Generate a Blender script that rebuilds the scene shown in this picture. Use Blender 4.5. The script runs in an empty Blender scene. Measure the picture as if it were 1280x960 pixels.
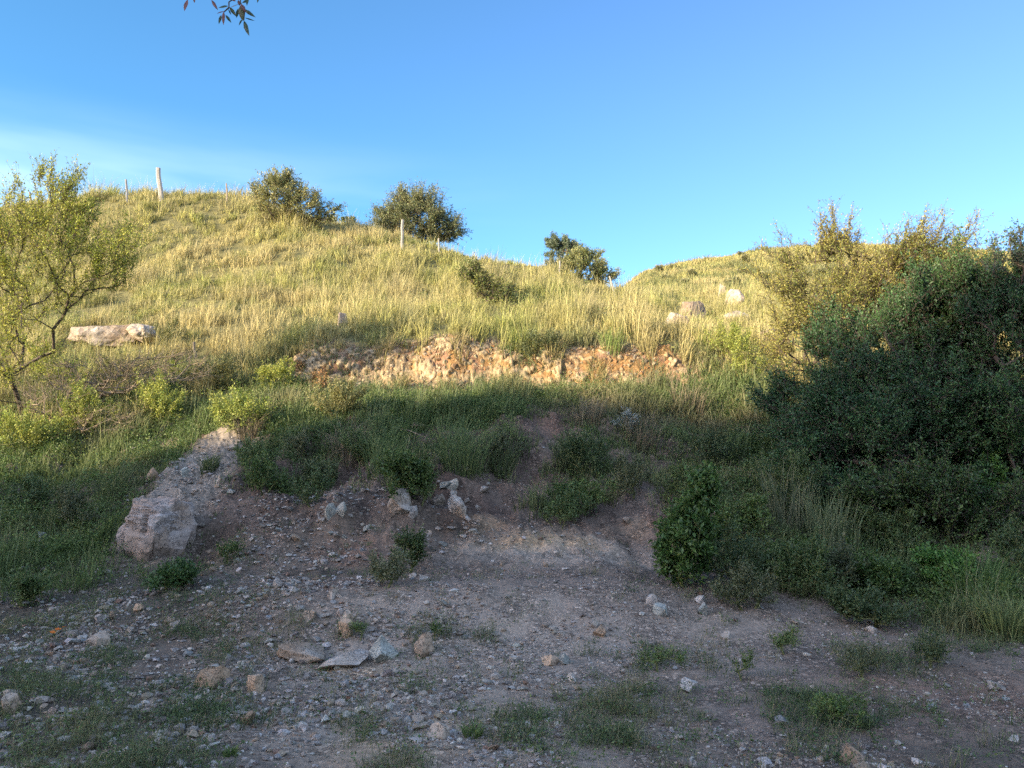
import bpy, bmesh, math
import numpy as np
from mathutils import Vector
RNG = np.random.default_rng(7)
col = bpy.context.scene.collection
R = math.radians

# ------------------------------------------------------------------ noise
def _hash(ix, iy, iz, seed):
    h = (ix.astype(np.int64) * 374761393 + iy.astype(np.int64) * 668265263 + iz.astype(np.int64) * 2147483647 + seed * 974711) & 0xffffffff
    h = ((h ^ (h >> 13)) * 1274126177) & 0xffffffff
    h = ((h ^ (h >> 16)) * 2246822519) & 0xffffffff
    return ((h ^ (h >> 15)) & 0xffff) / 65535.0 * 2 - 1
def vnoise(x, y, seed=0):
    ix = np.floor(x); iy = np.floor(y); fx = x - ix; fy = y - iy
    fx = fx * fx * (3 - 2 * fx); fy = fy * fy * (3 - 2 * fy)
    z = np.zeros_like(ix)
    a = _hash(ix, iy, z, seed); b = _hash(ix + 1, iy, z, seed); c = _hash(ix, iy + 1, z, seed); d = _hash(ix + 1, iy + 1, z, seed)
    return (a * (1 - fx) + b * fx) * (1 - fy) + (c * (1 - fx) + d * fx) * fy
def fbm(x, y, seed=0, oct=4, gain=.5):
    s = 0; a = 1; t = 0
    for o in range(oct):
        s = s + a * vnoise(x * 2 ** o + 17.3 * o, y * 2 ** o - 9.1 * o, seed + o); t += a; a *= gain
    return s / t
def vnoise3(p, seed=0):
    i = np.floor(p); f = p - i; f = f * f * (3 - 2 * f); r = 0
    for dx in (0, 1):
        for dy in (0, 1):
            for dz in (0, 1):
                w = (f[:, 0] if dx else 1 - f[:, 0]) * (f[:, 1] if dy else 1 - f[:, 1]) * (f[:, 2] if dz else 1 - f[:, 2])
                r = r + w * _hash(i[:, 0] + dx, i[:, 1] + dy, i[:, 2] + dz, seed)
    return r
def sstep(a, b, x):
    t = np.clip((x - a) / (b - a), 0, 1); return t * t * (3 - 2 * t)

# ------------------------------------------------------------------ camera
EYE = 1.6; HF = R(67); F = 640 / math.tan(HF / 2); PITCH = math.atan((560 - 480) / F)
CP, SP = math.cos(PITCH), math.sin(PITCH)
def ray(u, v):
    xc = (u - 640) / F; yc = (480 - v) / F
    return xc, CP - yc * SP, SP + yc * CP
def P(u, v, Y):                       # the point at depth Y seen there when planning the place
    x, y, z = ray(u, v); t = Y / y
    return np.array([x * t, Y, EYE + z * t])
cam = bpy.data.cameras.new('camera'); camo = bpy.data.objects.new('camera', cam); col.objects.link(camo)
camo.location = (0, 0, EYE); camo.rotation_euler = (R(90) + PITCH, 0, 0)
cam.angle = HF; cam.sensor_fit = 'HORIZONTAL'; cam.clip_start = .1; cam.clip_end = 3000
bpy.context.scene.camera = camo

# ------------------------------------------------------------------ terrain
def pchip(x, y, q):
    x = np.array(x, float); y = np.array(y, float); h = np.diff(x); d = np.diff(y) / h
    m = np.zeros(len(x))
    for i in range(1, len(x) - 1):
        if d[i - 1] * d[i] > 0:
            w1 = 2 * h[i] + h[i - 1]; w2 = h[i] + 2 * h[i - 1]; m[i] = (w1 + w2) / (w1 / d[i - 1] + w2 / d[i])
    m[-1] = d[-1]
    k = np.clip(np.searchsorted(x, q) - 1, 0, len(h) - 1); t = (q - x[k]) / h[k]
    return ((1 + 2 * t) * (1 - t) ** 2 * y[k] + t * (1 - t) ** 2 * h[k] * m[k] + t * t * (3 - 2 * t) * y[k + 1] + t * t * (t - 1) * h[k] * m[k + 1])
COLS = {
 -300: [(690, 8.5), (620, 10), (560, 12), (500, 14.5), (440, 18), (360, 27), (292, 42), 'L'],
 0: [(738, 7.5), (690, 8.6), (640, 9.6), (600, 10.4), (540, 12.2), (480, 14.8), (430, 17.5), (350, 27), (273, 42), 'L'],
 100: [(738, 7.5), (690, 8.6), (640, 9.6), (595, 10.4), (540, 12.1), (480, 14.6), (430, 17.5), (350, 27), (258, 42), 'L'],
 200: [(742, 7.5), (698, 8.4), (645, 9.3), (592, 10.4), (540, 12), (480, 14.5), (432, 17.5), (350, 26), (254, 42), 'L'],
 300: [(744, 7.2), (698, 8.2), (640, 9.1), (590, 10.3), (545, 11.5), (480, 14.5), (436, 16.5), (350, 26), (259, 41), 'L'],
 350: [(745, 7.1), (697, 8.1), (640, 9.0), (590, 10.1), (550, 11), (500, 13.2), (470, 14.6), (440, 15.2), (400, 19), (350, 25), (274, 38), 'L'],
 500: [(745, 7.1), (697, 8.1), (642, 8.9), (600, 9.9), (550, 10.8), (500, 13), (483, 14.6), (435, 15.0), (400, 19), (350, 26), (303, 35), 'L'],
 640: [(745, 7.1), (697, 8.1), (655, 8.9), (600, 10.3), (550, 11.3), (500, 13), (487, 14.6), (438, 15.0), (400, 18.5), (350, 27), (330, 31), 'L'],
 710: [(745, 7.1), (697, 8.1), (650, 9.1), (600, 10.4), (550, 11.5), (500, 13.1), (484, 14.6), (439, 15.0), (400, 19), (350, 28), (345, 31), 'L'],
 780: [(745, 7.1), (697, 8.2), (648, 9.2), (600, 10.6), (550, 11.6), (500, 13.2), (482, 14.6), (441, 15.1), (400, 20), (370, 28), (374, 42), (364, 65), (356, 95), 'R'],
 860: [(748, 7.1), (700, 8.1), (640, 9.2), (590, 10.6), (540, 12), (500, 13.5), (475, 14.8), (443, 15.3), (405, 20), (380, 28), (368, 45), (354, 65), (338, 95), 'R'],
 950: [(750, 7.1), (700, 8.1), (640, 9.2), (590, 10.6), (540, 12), (500, 13.5), (470, 14.9), (445, 16), (408, 20), (384, 28), (364, 45), (346, 65), (324, 95), 'R'],
 1080: [(775, 7.2), (720, 8.1), (660, 9.3), (600, 10.6), (540, 12.2), (480, 14.8), (440, 17), (402, 22), (382, 30), (350, 60), (315, 95), 'R'],
 1280: [(810, 6.6), (740, 7.6), (680, 8.8), (600, 10.8), (540, 12.5), (480, 15), (430, 19), (395, 28), (356, 60), (330, 95), 'R'],
 1700: [(820, 6.4), (740, 7.6), (680, 8.8), (600, 10.8), (540, 12.5), (480, 15), (430, 19), (395, 28), (356, 60), (330, 95), 'R'],
}
NY = 700; LY = np.linspace(math.log(3.), math.log(1200.), NY); NA = 400; AA = np.linspace(-1.0, 1.15, NA)
tab = []; ac = []
for u, pts in COLS.items():
    ys = [0, 3, 4.8, 6.0]; zs = [0, 0, 0.0, 0.05]
    for p in pts[:-1]:
        q = P(u, p[0], p[1]); ys.append(p[1]); zs.append(max(q[2], .02))
    if pts[-1] == 'L': ys += [ys[-1] + 12, 90, 200, 1300]; zs += [zs[-1] - .6, zs[-1] - 5, 0, -10]
    else: ys += [130, 220, 1300]; zs += [zs[-1] + .5, 8, -10]
    tab.append(pchip(ys, zs, np.exp(LY))); ac.append((u - 640) / F / CP)
tab = np.array(tab); TAB = np.zeros((NA, NY))
for j in range(NY): TAB[:, j] = np.interp(AA, ac, tab[:, j])
ker = np.exp(-np.linspace(-2, 2, 21) ** 2); ker /= ker.sum()
TAB = np.apply_along_axis(lambda c: np.convolve(np.pad(c, 10, mode='edge'), ker, 'valid'), 0, TAB)

SUN_AZ = R(52); SUN_EL = R(14)        # degrees from straight behind towards the left; height of the sun
SUN = np.array([-math.sin(SUN_AZ) * math.cos(SUN_EL), -math.cos(SUN_AZ) * math.cos(SUN_EL), math.sin(SUN_EL)])
RIDGE_Y = -42.
RIDGE = None                          # (X, Z) crest of the hill behind the road, set below

SPUR_A = P(192, 652, 8.75); SPUR_B = P(287, 552, 11.3)
BUMPS = []      # x, y, rx, ry, dz
def base_h(x, y):
    yy = np.maximum(y, .01)
    a = np.clip(x / np.maximum(yy, 3.), -1.0, 1.15)
    wz = sstep(8, 14, y) * (1 - sstep(16.5, 20, y))
    yw = yy + sstep(8.0, 9.0, y) * (1 - sstep(11.5, 13, y)) * (.42 * fbm(x * 1.3 + 5, y * 1.1, 15, 3)) + wz * (.30 * fbm(x * .55, y * .12, 11, 3) + .10 * vnoise(x * 2.6, y * .5, 12))
    fy = (np.log(np.clip(yw, 3.001, 1199)) - LY[0]) / (LY[1] - LY[0]); fa = (a - AA[0]) / (AA[1] - AA[0])
    i = np.clip(fa.astype(int), 0, NA - 2); j = np.clip(fy.astype(int), 0, NY - 2); ti = fa - i; tj = fy - j
    z = (TAB[i, j] * (1 - ti) + TAB[i + 1, j] * ti) * (1 - tj) + (TAB[i, j + 1] * (1 - ti) + TAB[i + 1, j + 1] * ti) * tj
    return z
def gz(x, y, fine=True):
    x = np.asarray(x, float); y = np.asarray(y, float); sh = x.shape; x = x.ravel(); y = y.ravel()
    z = base_h(x, y)
    bank = sstep(7.2, 8.6, y) * (1 - sstep(12.8, 14.2, y))
    hill = sstep(16, 24, y)
    z = z + bank * (.16 * fbm(x * 1.15 + 3, y * .8, 21, 4) - .10 * np.abs(fbm(x * 1.9, y * .5, 25, 3)) + .095 * fbm(x * 4.6, y * 4.6, 28, 5, .6) - .09 * np.maximum(fbm(x * 2.3 + 9, y * 2.3, 29, 3), 0)) 
    z = z + hill * .35 * fbm(x * .25, y * .25, 31, 3) + sstep(14, 17, y) * .08 * fbm(x, y, 34, 3)
    z = z + .028 * fbm(x * 1.3, y * 1.3, 41, 4) * (1 - hill)
    for bx, by, rx, ry, dz in BUMPS:
        m = (np.abs(x - bx) < rx * 2.6) & (np.abs(y - by) < ry * 2.6)
        z[m] += dz * np.exp(-((x[m] - bx) / rx) ** 2 - ((y[m] - by) / ry) ** 2)
    # gravelly spur behind the big boulder
    d = SPUR_B - SPUR_A; L2 = d[0] ** 2 + d[1] ** 2
    t = ((x - SPUR_A[0]) * d[0] + (y - SPUR_A[1]) * d[1]) / L2
    tc = np.clip(t, 0, 1); dist = np.hypot(x - SPUR_A[0] - tc * d[0], y - SPUR_A[1] - tc * d[1])
    side = ((x - SPUR_A[0]) * d[1] - (y - SPUR_A[1]) * d[0]) / math.sqrt(L2)
    dist = dist + .06 * vnoise(x * 4, y * 4, 55)
    line = SPUR_A[2] + tc * d[2] - .22 * np.maximum(side, 0) + .07 * fbm(x * 4, y * 4, 57, 4, .6)
    w = (1 - sstep(.28, .55, dist)) * sstep(-.12, .05, t)
    z = z * (1 - w) + np.maximum(line, z) * w
    if fine:
        near = (1 - sstep(14, 18, y)) * sstep(1, 3, y)
        r = np.maximum(y, 3)
        z = z + near * (.012 * vnoise(x * 9, y * 9, 61) + .007 * vnoise(x * 22, y * 22, 62) * (.3 + bank))
        cut = sstep(14.0, 14.5, y) * (1 - sstep(15.3, 15.8, y)) * sstep(-5.2, -4.2, x) * (1 - sstep(3.4, 4.2, x))
        z = z + cut * (.10 * vnoise(x * 2, y * 2.5, 63) + .03 * vnoise(x * 8, y * 8, 64))
    back = sstep(-6, RIDGE_Y, y)
    back = np.where(y < 0, np.clip((-y - 6) / (-RIDGE_Y - 6), 0, 1), 0); back = back ** 3
    over = np.clip((RIDGE_Y - y) / 200, 0, 1)
    if RIDGE is not None:
        rz = np.interp(x, RIDGE[0], RIDGE[1]) + .28 * fbm(x * .8, y * .2, 71, 4)
        z = z * (1 - back) + rz * back * (1 - over * .6)
    return z.reshape(sh)
def G(u, v, y0=3.2, y1=140):          # where the sight line planned at (u, v) meets the ground
    x, y, z = ray(u, v); Y = np.exp(np.linspace(math.log(y0), math.log(y1), 2500))
    X = x / y * Y; Z = EYE + z / y * Y; h = gz(X, Y) - Z
    k = np.argmax(h > 0)
    if not (h > 0).any(): k = len(Y) - 1
    return np.array([X[k], Y[k], float(gz(X[k:k + 1], Y[k:k + 1])[0])])
for u, v, rx, ry, dz in [(245, 690, .30, .45, -.22), (560, 660, .35, .30, -.13), (440, 700, .45, .4, .08), (520, 640, .3, .25, .14), (700, 690, .9, .5, .05),
                         (410, 640, .25, .25, .12), (660, 590, .18, .6, -.16), (585, 625, .3, .25, -.12), (330, 600, .5, .4, .1), (470, 590, .5, .4, .12), (385, 580, .2, .35, -.14), (800, 690, .3, .5, -.1), (450, 765, .9, .5, .09), (300, 760, .7, .5, .08), (620, 750, .8, .6, .10), (760, 745, .6, .5, .07), (180, 760, .6, .5, .06), (540, 700, .5, .5, .06)]:
    g = G(u, v); BUMPS.append((g[0], g[1], rx, ry, dz))
# crest of the hill behind, from where its shadow ends across the bank
edge = [(-150, 600), (0, 562), (120, 548), (300, 522), (450, 498), (640, 484), (780, 482), (900, 478)]
rp = []
for u, v in edge:
    g = G(u, v); t = (RIDGE_Y - g[1]) / SUN[1]; rp.append((g[0] + t * SUN[0], g[2] - (1.7 if u < 350 else 1.3 if u < 460 else .5) + t * SUN[2]))
for u, v, Y in [(960, 440, 11.6), (1060, 385, 11.2), (1130, 362, 10.8), (1200, 335, 10.4), (1255, 318, 10.2), (1330, 300, 10)]:
    g = P(u, v, Y); t = (RIDGE_Y - Y) / SUN[1]; rp.append((g[0] + t * SUN[0], g[2] + .15 + t * SUN[2]))
rp.sort()
_rx = np.array([p[0] for p in rp]); _rz = np.array([p[1] for p in rp]); _gx = np.linspace(_rx[0], _rx[-1], 14)
_gz = np.array([np.average(_rz, weights=np.exp(-((_rx - q) / .7) ** 2) + 1e-9) for q in _gx]); rp = list(zip(_gx.tolist(), _gz.tolist()))
print('ridge', [(round(a, 1), round(b, 1)) for a, b in rp])
rx_ = [-400, -200, -110] + [p[0] for p in rp] + [-30, 60, 250]
rz_ = [4, 10, 17] + [p[1] for p in rp] + [rp[-1][1] + 1.5, rp[-1][1] - 6, 6]
RIDGE = (np.array(rx_), np.array(rz_))

# ------------------------------------------------------------------ mesh + material helpers
def mesh_from(name, V, quads=None, tris=None, colors=None, smooth=False, mat=None, polys=None):
    me = bpy.data.meshes.new(name); V = np.asarray(V, np.float32).reshape(-1, 3)
    me.vertices.add(len(V)); me.vertices.foreach_set('co', V.ravel())
    idx = []; st = []; tot = []; o = 0
    if quads is not None and len(quads):
        q = np.asarray(quads, np.int32).reshape(-1, 4); idx.append(q.ravel()); st.append(o + 4 * np.arange(len(q))); tot.append(np.full(len(q), 4)); o += q.size
    if tris is not None and len(tris):
        q = np.asarray(tris, np.int32).reshape(-1, 3); idx.append(q.ravel()); st.append(o + 3 * np.arange(len(q))); tot.append(np.full(len(q), 3)); o += q.size
    idx = np.concatenate(idx); st = np.concatenate(st).astype(np.int32)
    me.loops.add(len(idx)); me.loops.foreach_set('vertex_index', idx)
    me.polygons.add(len(st)); me.polygons.foreach_set('loop_start', st)
    me.polygons.foreach_set('use_smooth', np.full(len(st), smooth))
    me.update(calc_edges=True)
    if colors is not None:
        at = me.color_attributes.new('tint', 'FLOAT_COLOR', 'POINT')
        c = np.ones((len(V), 4), np.float32); c[:, :3] = colors; at.data.foreach_set('color', c.ravel())
    if mat: me.materials.append(mat)
    return me
def link(name, me, parent=None, label=None, cat=None, group=None, kind=None, loc=None):
    o = bpy.data.objects.new(name, me); col.objects.link(o)
    if parent: o.parent = parent
    if loc is not None: o.location = [float(c) for c in loc]
    if label: o['label'] = label
    if cat: o['category'] = cat
    if group: o['group'] = group
    if kind: o['kind'] = kind
    return o
class NT:
    def __init__(s, name):
        s.m = bpy.data.materials.new(name); s.m.use_nodes = True; s.t = s.m.node_tree; s.t.nodes.clear()
        s.out = s.n('ShaderNodeOutputMaterial')
    def n(s, t, **k):
        nd = s.t.nodes.new(t)
        for a, b in k.items():
            if hasattr(nd, a): setattr(nd, a, b)
            else: nd.inputs[a].default_value = b
        return nd
    def l(s, a, b): s.t.links.new(a, b)
    def mix(s, f, a, b, blend='MIX'):
        m = s.n('ShaderNodeMix', data_type='RGBA', blend_type=blend)
        for i, x in ((0, f), (6, a), (7, b)):
            if hasattr(x, 'links') or hasattr(x, 'is_linked'): s.l(x, m.inputs[i])
            elif i == 0: m.inputs[0].default_value = x
            else: m.inputs[i].default_value = (*x, 1)
        return m.outputs[2]
    def ramp(s, f, stops):
        r = s.n('ShaderNodeValToRGB'); s.l(f, r.inputs[0]); e = r.color_ramp.elements
        while len(e) < len(stops): e.new(.5)
        for k, (p, c) in enumerate(stops):
            e[k].position = p; e[k].color = (*(c if hasattr(c, '__len__') else (c, c, c)), 1)
        return r.outputs[0]
def leaf_mat(name, transl=.35, rough=.6):
    t = NT(name); a = t.n('ShaderNodeAttribute', attribute_name='tint')
    d = t.n('ShaderNodeBsdfDiffuse'); tr = t.n('ShaderNodeBsdfTranslucent'); mx = t.n('ShaderNodeMixShader'); mx.inputs[0].default_value = transl
    t.l(a.outputs[0], d.inputs[0]); t.l(a.outputs[0], tr.inputs[0]); t.l(d.outputs[0], mx.inputs[1]); t.l(tr.outputs[0], mx.inputs[2])
    g = t.n('ShaderNodeBsdfGlossy'); g.inputs['Roughness'].default_value = rough; g.inputs['Color'].default_value = (.6, .6, .6, 1)
    m2 = t.n('ShaderNodeMixShader'); m2.inputs[0].default_value = .05
    t.l(mx.outputs[0], m2.inputs[1]); t.l(g.outputs[0], m2.inputs[2]); t.l(m2.outputs[0], t.out.inputs[0])
    return t.m
M_GRASS = leaf_mat('grass_blades', .30, .7); M_LEAF = leaf_mat('leaves', .35, .5)
def bark_mat(name, c1, c2):
    t = NT(name); tc = t.n('ShaderNodeTexCoord'); n = t.n('ShaderNodeTexNoise'); n.inputs['Scale'].default_value = 30; n.inputs['Detail'].default_value = 5
    t.l(tc.outputs['Object'], n.inputs['Vector']); c = t.ramp(n.outputs[0], [(.3, c1), (.7, c2)])
    p = t.n('ShaderNodeBsdfPrincipled'); p.inputs['Roughness'].default_value = .9; t.l(c, p.inputs['Base Color'])
    b = t.n('ShaderNodeBump'); b.inputs['Strength'].default_value = .5; b.inputs['Distance'].default_value = .01; t.l(n.outputs[0], b.inputs['Height']); t.l(b.outputs[0], p.inputs['Normal'])
    t.l(p.outputs[0], t.out.inputs[0]); return t.m
M_BARK = bark_mat('bark', (.045, .035, .025), (.12, .09, .07)); M_TWIG = bark_mat('dry_twigs', (.16, .12, .08), (.34, .27, .20))
M_STEM = bark_mat('green_stems', (.08, .10, .03), (.16, .16, .06)); M_POST = bark_mat('weathered_wood', (.20, .18, .155), (.40, .375, .34))
M_POSTD = bark_mat('dark_weathered_wood', (.12, .10, .08), (.25, .21, .17))
def rock_mat(name, dark, mid, light, warm, warmth=.35, scale=9., rnd=.25, attr=False):
    t = NT(name); tc = t.n('ShaderNodeTexCoord'); oi = t.n('ShaderNodeObjectInfo')
    mp = t.n('ShaderNodeVectorMath', operation='ADD'); t.l(tc.outputs['Object'], mp.inputs[0])
    cb = t.n('ShaderNodeCombineXYZ'); mul = t.n('ShaderNodeMath', operation='MULTIPLY'); mul.inputs[1].default_value = 37.; t.l(oi.outputs['Random'], mul.inputs[0])
    for i in range(3): t.l(mul.outputs[0], cb.inputs[i])
    t.l(cb.outputs[0], mp.inputs[1])
    n1 = t.n('ShaderNodeTexNoise'); n1.inputs['Scale'].default_value = scale; n1.inputs['Detail'].default_value = 8; n1.inputs['Roughness'].default_value = .65; t.l(mp.outputs[0], n1.inputs['Vector'])
    n2 = t.n('ShaderNodeTexNoise'); n2.inputs['Scale'].default_value = scale * .35; n2.inputs['Detail'].default_value = 4; t.l(mp.outputs[0], n2.inputs['Vector'])
    v = t.n('ShaderNodeTexVoronoi', feature='DISTANCE_TO_EDGE'); v.inputs['Scale'].default_value = scale * .5; 
    mv = t.n('ShaderNodeVectorMath', operation='MULTIPLY'); mv.inputs[1].default_value = (.6, .6, 2.2); t.l(mp.outputs[0], mv.inputs[0])
    ad = t.n('ShaderNodeVectorMath', operation='ADD'); t.l(mv.outputs[0], ad.inputs[0]); t.l(n1.outputs[1], ad.inputs[1]); t.l(ad.outputs[0], v.inputs['Vector'])
    c = t.ramp(n1.outputs[0], [(.3, dark), (.5, mid), (.68, light)])
    wf = t.ramp(n2.outputs[0], [(.5 - warmth * .4, 0.), (.75 - warmth * .3, .85)])
    c = t.mix(wf, c, warm)
    cr = t.ramp(v.outputs[0], [(.0, .45), (.05, 1.)]); c = t.mix(1., c, cr, 'MULTIPLY')
    hv = t.n('ShaderNodeHueSaturation'); t.l(c, hv.inputs['Color'])
    ma = t.n('ShaderNodeMath', operation='MULTIPLY_ADD'); ma.inputs[1].default_value = rnd * 2; ma.inputs[2].default_value = 1 - rnd; t.l(oi.outputs['Random'], ma.inputs[0]); t.l(ma.outputs[0], hv.inputs['Value'])
    cc = hv.outputs[0]
    if attr:
        a = t.n('ShaderNodeAttribute', attribute_name='tint'); cc = t.mix(1., cc, a.outputs[0], 'MULTIPLY')
    p = t.n('ShaderNodeBsdfPrincipled'); p.inputs['Roughness'].default_value = .88; p.inputs['Specular IOR Level'].default_value = .3; t.l(cc, p.inputs['Base Color'])
    b = t.n('ShaderNodeBump'); b.inputs['Strength'].default_value = .7; b.inputs['Distance'].default_value = .02
    hh = t.n('ShaderNodeMath', operation='MULTIPLY'); t.l(n1.outputs[0], hh.inputs[0]); t.l(cr, hh.inputs[1]); t.l(hh.outputs[0], b.inputs['Height']); t.l(b.outputs[0], p.inputs['Normal'])
    t.l(p.outputs[0], t.out.inputs[0]); return t.m
M_ROCK = rock_mat('pale_rock', (.22, .20, .18), (.40, .365, .33), (.60, .565, .52), (.38, .28, .19), .3)
M_ROCKW = rock_mat('ochre_rock', (.20, .155, .12), (.35, .285, .22), (.50, .43, .36), (.36, .24, .15), .4)
M_CREAM = rock_mat('cream_rock', (.20, .155, .10), (.33, .265, .175), (.46, .385, .27), (.34, .22, .10), .45, 5.)
M_ROCKD = rock_mat('brown_rock', (.16, .13, .10), (.26, .21, .165), (.38, .32, .26), (.24, .18, .13), .3, 6.)
M_ROCKG = rock_mat('grey_green_rock', (.17, .175, .16), (.29, .30, .27), (.43, .44, .40), (.30, .26, .20), .15)
M_ROCKH = rock_mat('lichen_boulder', (.20, .17, .14), (.40, .35, .29), (.56, .50, .42), (.33, .24, .17), .4, 6., .1)
M_ROCKBIG = rock_mat('big_boulder_rock', (.15, .14, .135), (.31, .28, .265), (.46, .43, .41), (.34, .245, .18), .4, 7., 0)
M_GRAVEL = rock_mat('gravel_stone', (.7, .7, .7), (.9, .9, .9), (1.1, 1.1, 1.1), (.95, .85, .75), .2, 20, 0, attr=True)

# ------------------------------------------------------------------ ground sheet
ang = np.concatenate([np.linspace(-180, -46, 68, endpoint=False), np.linspace(-46, -37, 40, endpoint=False), np.linspace(-37, 37, 1000, endpoint=False), np.linspace(37, 46, 40, endpoint=False), np.linspace(46, 180, 68, endpoint=False)])
rr = [0.6]
while rr[-1] < 1500:
    r = rr[-1]; rr.append(r * (1.05 if r < 3 else 1.0048 if r < 7 else 1.0042 if r < 14.2 else 1.0016 if r < 16.0 else 1.0042 if r < 16.8 else 1.011 if r < 60 else 1.03 if r < 140 else 1.12))
rr = np.array(rr); na, nr = len(ang), len(rr)
A, RR = np.meshgrid(np.radians(ang), rr, indexing='ij')
GX = RR * np.sin(A); GY = RR * np.cos(A); GZ = gz(GX, GY)
# own colour of the soil
def blobs(x, y, lst, soft=1.):
    s = np.zeros_like(x)
    for b in lst:
        gx, gy, rx, ry, w = b
        m = (np.abs(x - gx) < rx * 3) & (np.abs(y - gy) < ry * 3)
        s[m] = np.maximum(s[m], w * np.exp(-(((x[m] - gx) / rx) ** 2 + ((y[m] - gy) / ry) ** 2) ** 1.5))
    return s
def BL(lst):
    o = []
    for u, v, rx, ry, w in lst:
        g = G(u, v); o.append((g[0], g[1], rx, ry, w))
    return o
B_LIGHT = BL([(700, 685, 1.1, .5, .9), (620, 790, 1.6, .8, .75), (720, 820, 1.3, .9, .5), (440, 830, .9, .5, .8), (330, 920, 1.2, .5, .7), (560, 915, .7, .5, .8), (960, 760, .9, .5, .4),
              (240, 600, .5, .8, .55), (560, 880, 1.4, .7, .6), (890, 780, .8, .6, .5), (600, 950, 1, .5, .5), (480, 760, .7, .5, .6)])
B_OCHRE = BL([(680, 675, .7, .28, .75), (600, 650, .35, .2, .5), (790, 668, .4, .2, .5), (455, 840, .35, .15, .5), (620, 905, .6, .25, .5), (500, 935, .4, .3, .4)])
B_RED = BL([(440, 690, .4, .35, .6), (350, 570, .25, .3, .5), (430, 600, .25, .3, .4), (600, 640, .35, .25, .6), (680, 600, .3, .5, .5), (830, 660, .2, .5, .7), (690, 520, .4, .5, .7), (1210, 880, 1.1, .5, .45), (900, 690, .6, .3, .5), (370, 895, .16, .06, .8), (420, 730, .5, .3, .5), (1000, 740, .6, .3, .4)])
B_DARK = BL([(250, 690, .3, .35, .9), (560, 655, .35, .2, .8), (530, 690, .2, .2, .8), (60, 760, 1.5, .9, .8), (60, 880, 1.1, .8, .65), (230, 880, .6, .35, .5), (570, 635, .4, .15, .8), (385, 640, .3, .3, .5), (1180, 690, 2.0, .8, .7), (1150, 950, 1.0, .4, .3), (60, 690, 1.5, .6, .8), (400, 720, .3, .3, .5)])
B_CUTO = BL([(590, 468, .8, .4, .8), (740, 455, .6, .3, .9), (540, 475, 1.1, .3, .5), (790, 460, .5, .3, .6), (400, 465, .4, .3, .6), (660, 470, .5, .3, .5)])
xf, yf = GX.ravel(), GY.ravel()
n1 = fbm(xf * 1.7, yf * 1.7, 81, 4); n2 = fbm(xf * .6, yf * .6, 85, 3); n3 = vnoise(xf * 7, yf * 7, 89)
C = np.tile(np.array([.205, .155, .122]), (len(xf), 1))
def blend(C, w, c): w = np.clip(w, 0, 1)[:, None]; return C * (1 - w) + np.array(c) * w
C = blend(C, .4 + n2 * 1.2, (.175, .134, .098))
C = blend(C, blobs(xf, yf, B_LIGHT) * (1 + .6 * n1), (.35, .285, .225))
C = blend(C, blobs(xf, yf, B_OCHRE) * (.7 + 1.2 * n1), (.47, .32, .18))
C = blend(C, blobs(xf, yf, B_RED) * (1 + .7 * n1), (.20, .115, .08))
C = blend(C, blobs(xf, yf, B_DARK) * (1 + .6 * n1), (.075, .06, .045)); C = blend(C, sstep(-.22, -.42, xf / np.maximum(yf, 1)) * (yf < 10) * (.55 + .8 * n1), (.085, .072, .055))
C = blend(C, sstep(.05, .5, n1) * .35 * (yf < 14), (.09, .075, .06))
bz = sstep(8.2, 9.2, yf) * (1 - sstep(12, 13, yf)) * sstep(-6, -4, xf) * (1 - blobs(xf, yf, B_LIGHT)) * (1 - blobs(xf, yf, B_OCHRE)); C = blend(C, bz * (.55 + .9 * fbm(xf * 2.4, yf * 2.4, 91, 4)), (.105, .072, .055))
hillm = sstep(15.1, 15.6, yf) + sstep(11.5, 13.5, yf) * (1 - sstep(14.0, 14.4, yf)) * .6
hillm = np.where(yf < -5, .7, hillm)
C = blend(C, hillm, (.16, .145, .06)); C = blend(C, sstep(45, 70, yf) * .8, (.24, .23, .09))
cut = sstep(14.1, 14.5, yf) * (1 - sstep(15.15, 15.5, yf)) * sstep(-4.8, -4.0, xf) * (1 - sstep(3.1, 3.9, xf))
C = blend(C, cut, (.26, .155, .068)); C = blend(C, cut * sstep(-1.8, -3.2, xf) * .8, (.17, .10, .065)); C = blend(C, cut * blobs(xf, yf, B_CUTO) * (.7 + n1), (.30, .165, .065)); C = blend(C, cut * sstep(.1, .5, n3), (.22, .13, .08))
spd = SPUR_B - SPUR_A; tt = np.clip(((xf - SPUR_A[0]) * spd[0] + (yf - SPUR_A[1]) * spd[1]) / (spd[0] ** 2 + spd[1] ** 2), 0, 1)
sd = np.hypot(xf - SPUR_A[0] - tt * spd[0], yf - SPUR_A[1] - tt * spd[1]); C = blend(C, (1 - sstep(.3, .6, sd)) * (.75 + .6 * n1), (.30, .255, .205))
V = np.stack([xf, yf, GZ.ravel()], 1)
def voro(px, py, seed):
    ix = np.floor(px); iy = np.floor(py); f1 = np.full(len(px), 9.); f2 = f1.copy(); idn = np.zeros(len(px)); cx = np.zeros(len(px)); cy = cx.copy()
    for dx in (-1, 0, 1):
        for dy in (-1, 0, 1):
            gx, gy = ix + dx, iy + dy; z_ = np.zeros_like(gx); qx = gx + .5 + .46 * _hash(gx, gy, z_, seed); qy = gy + .5 + .46 * _hash(gx, gy, z_, seed + 1)
            d = np.hypot(px - qx, py - qy); n_ = d < f1; f2 = np.where(n_, f1, np.minimum(f2, d)); f1 = np.where(n_, d, f1)
            idn = np.where(n_, _hash(gx, gy, z_, seed + 2), idn); cx = np.where(n_, px - qx, cx); cy = np.where(n_, py - qy, cy)
    return f1, f2, idn, cx, cy
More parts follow.
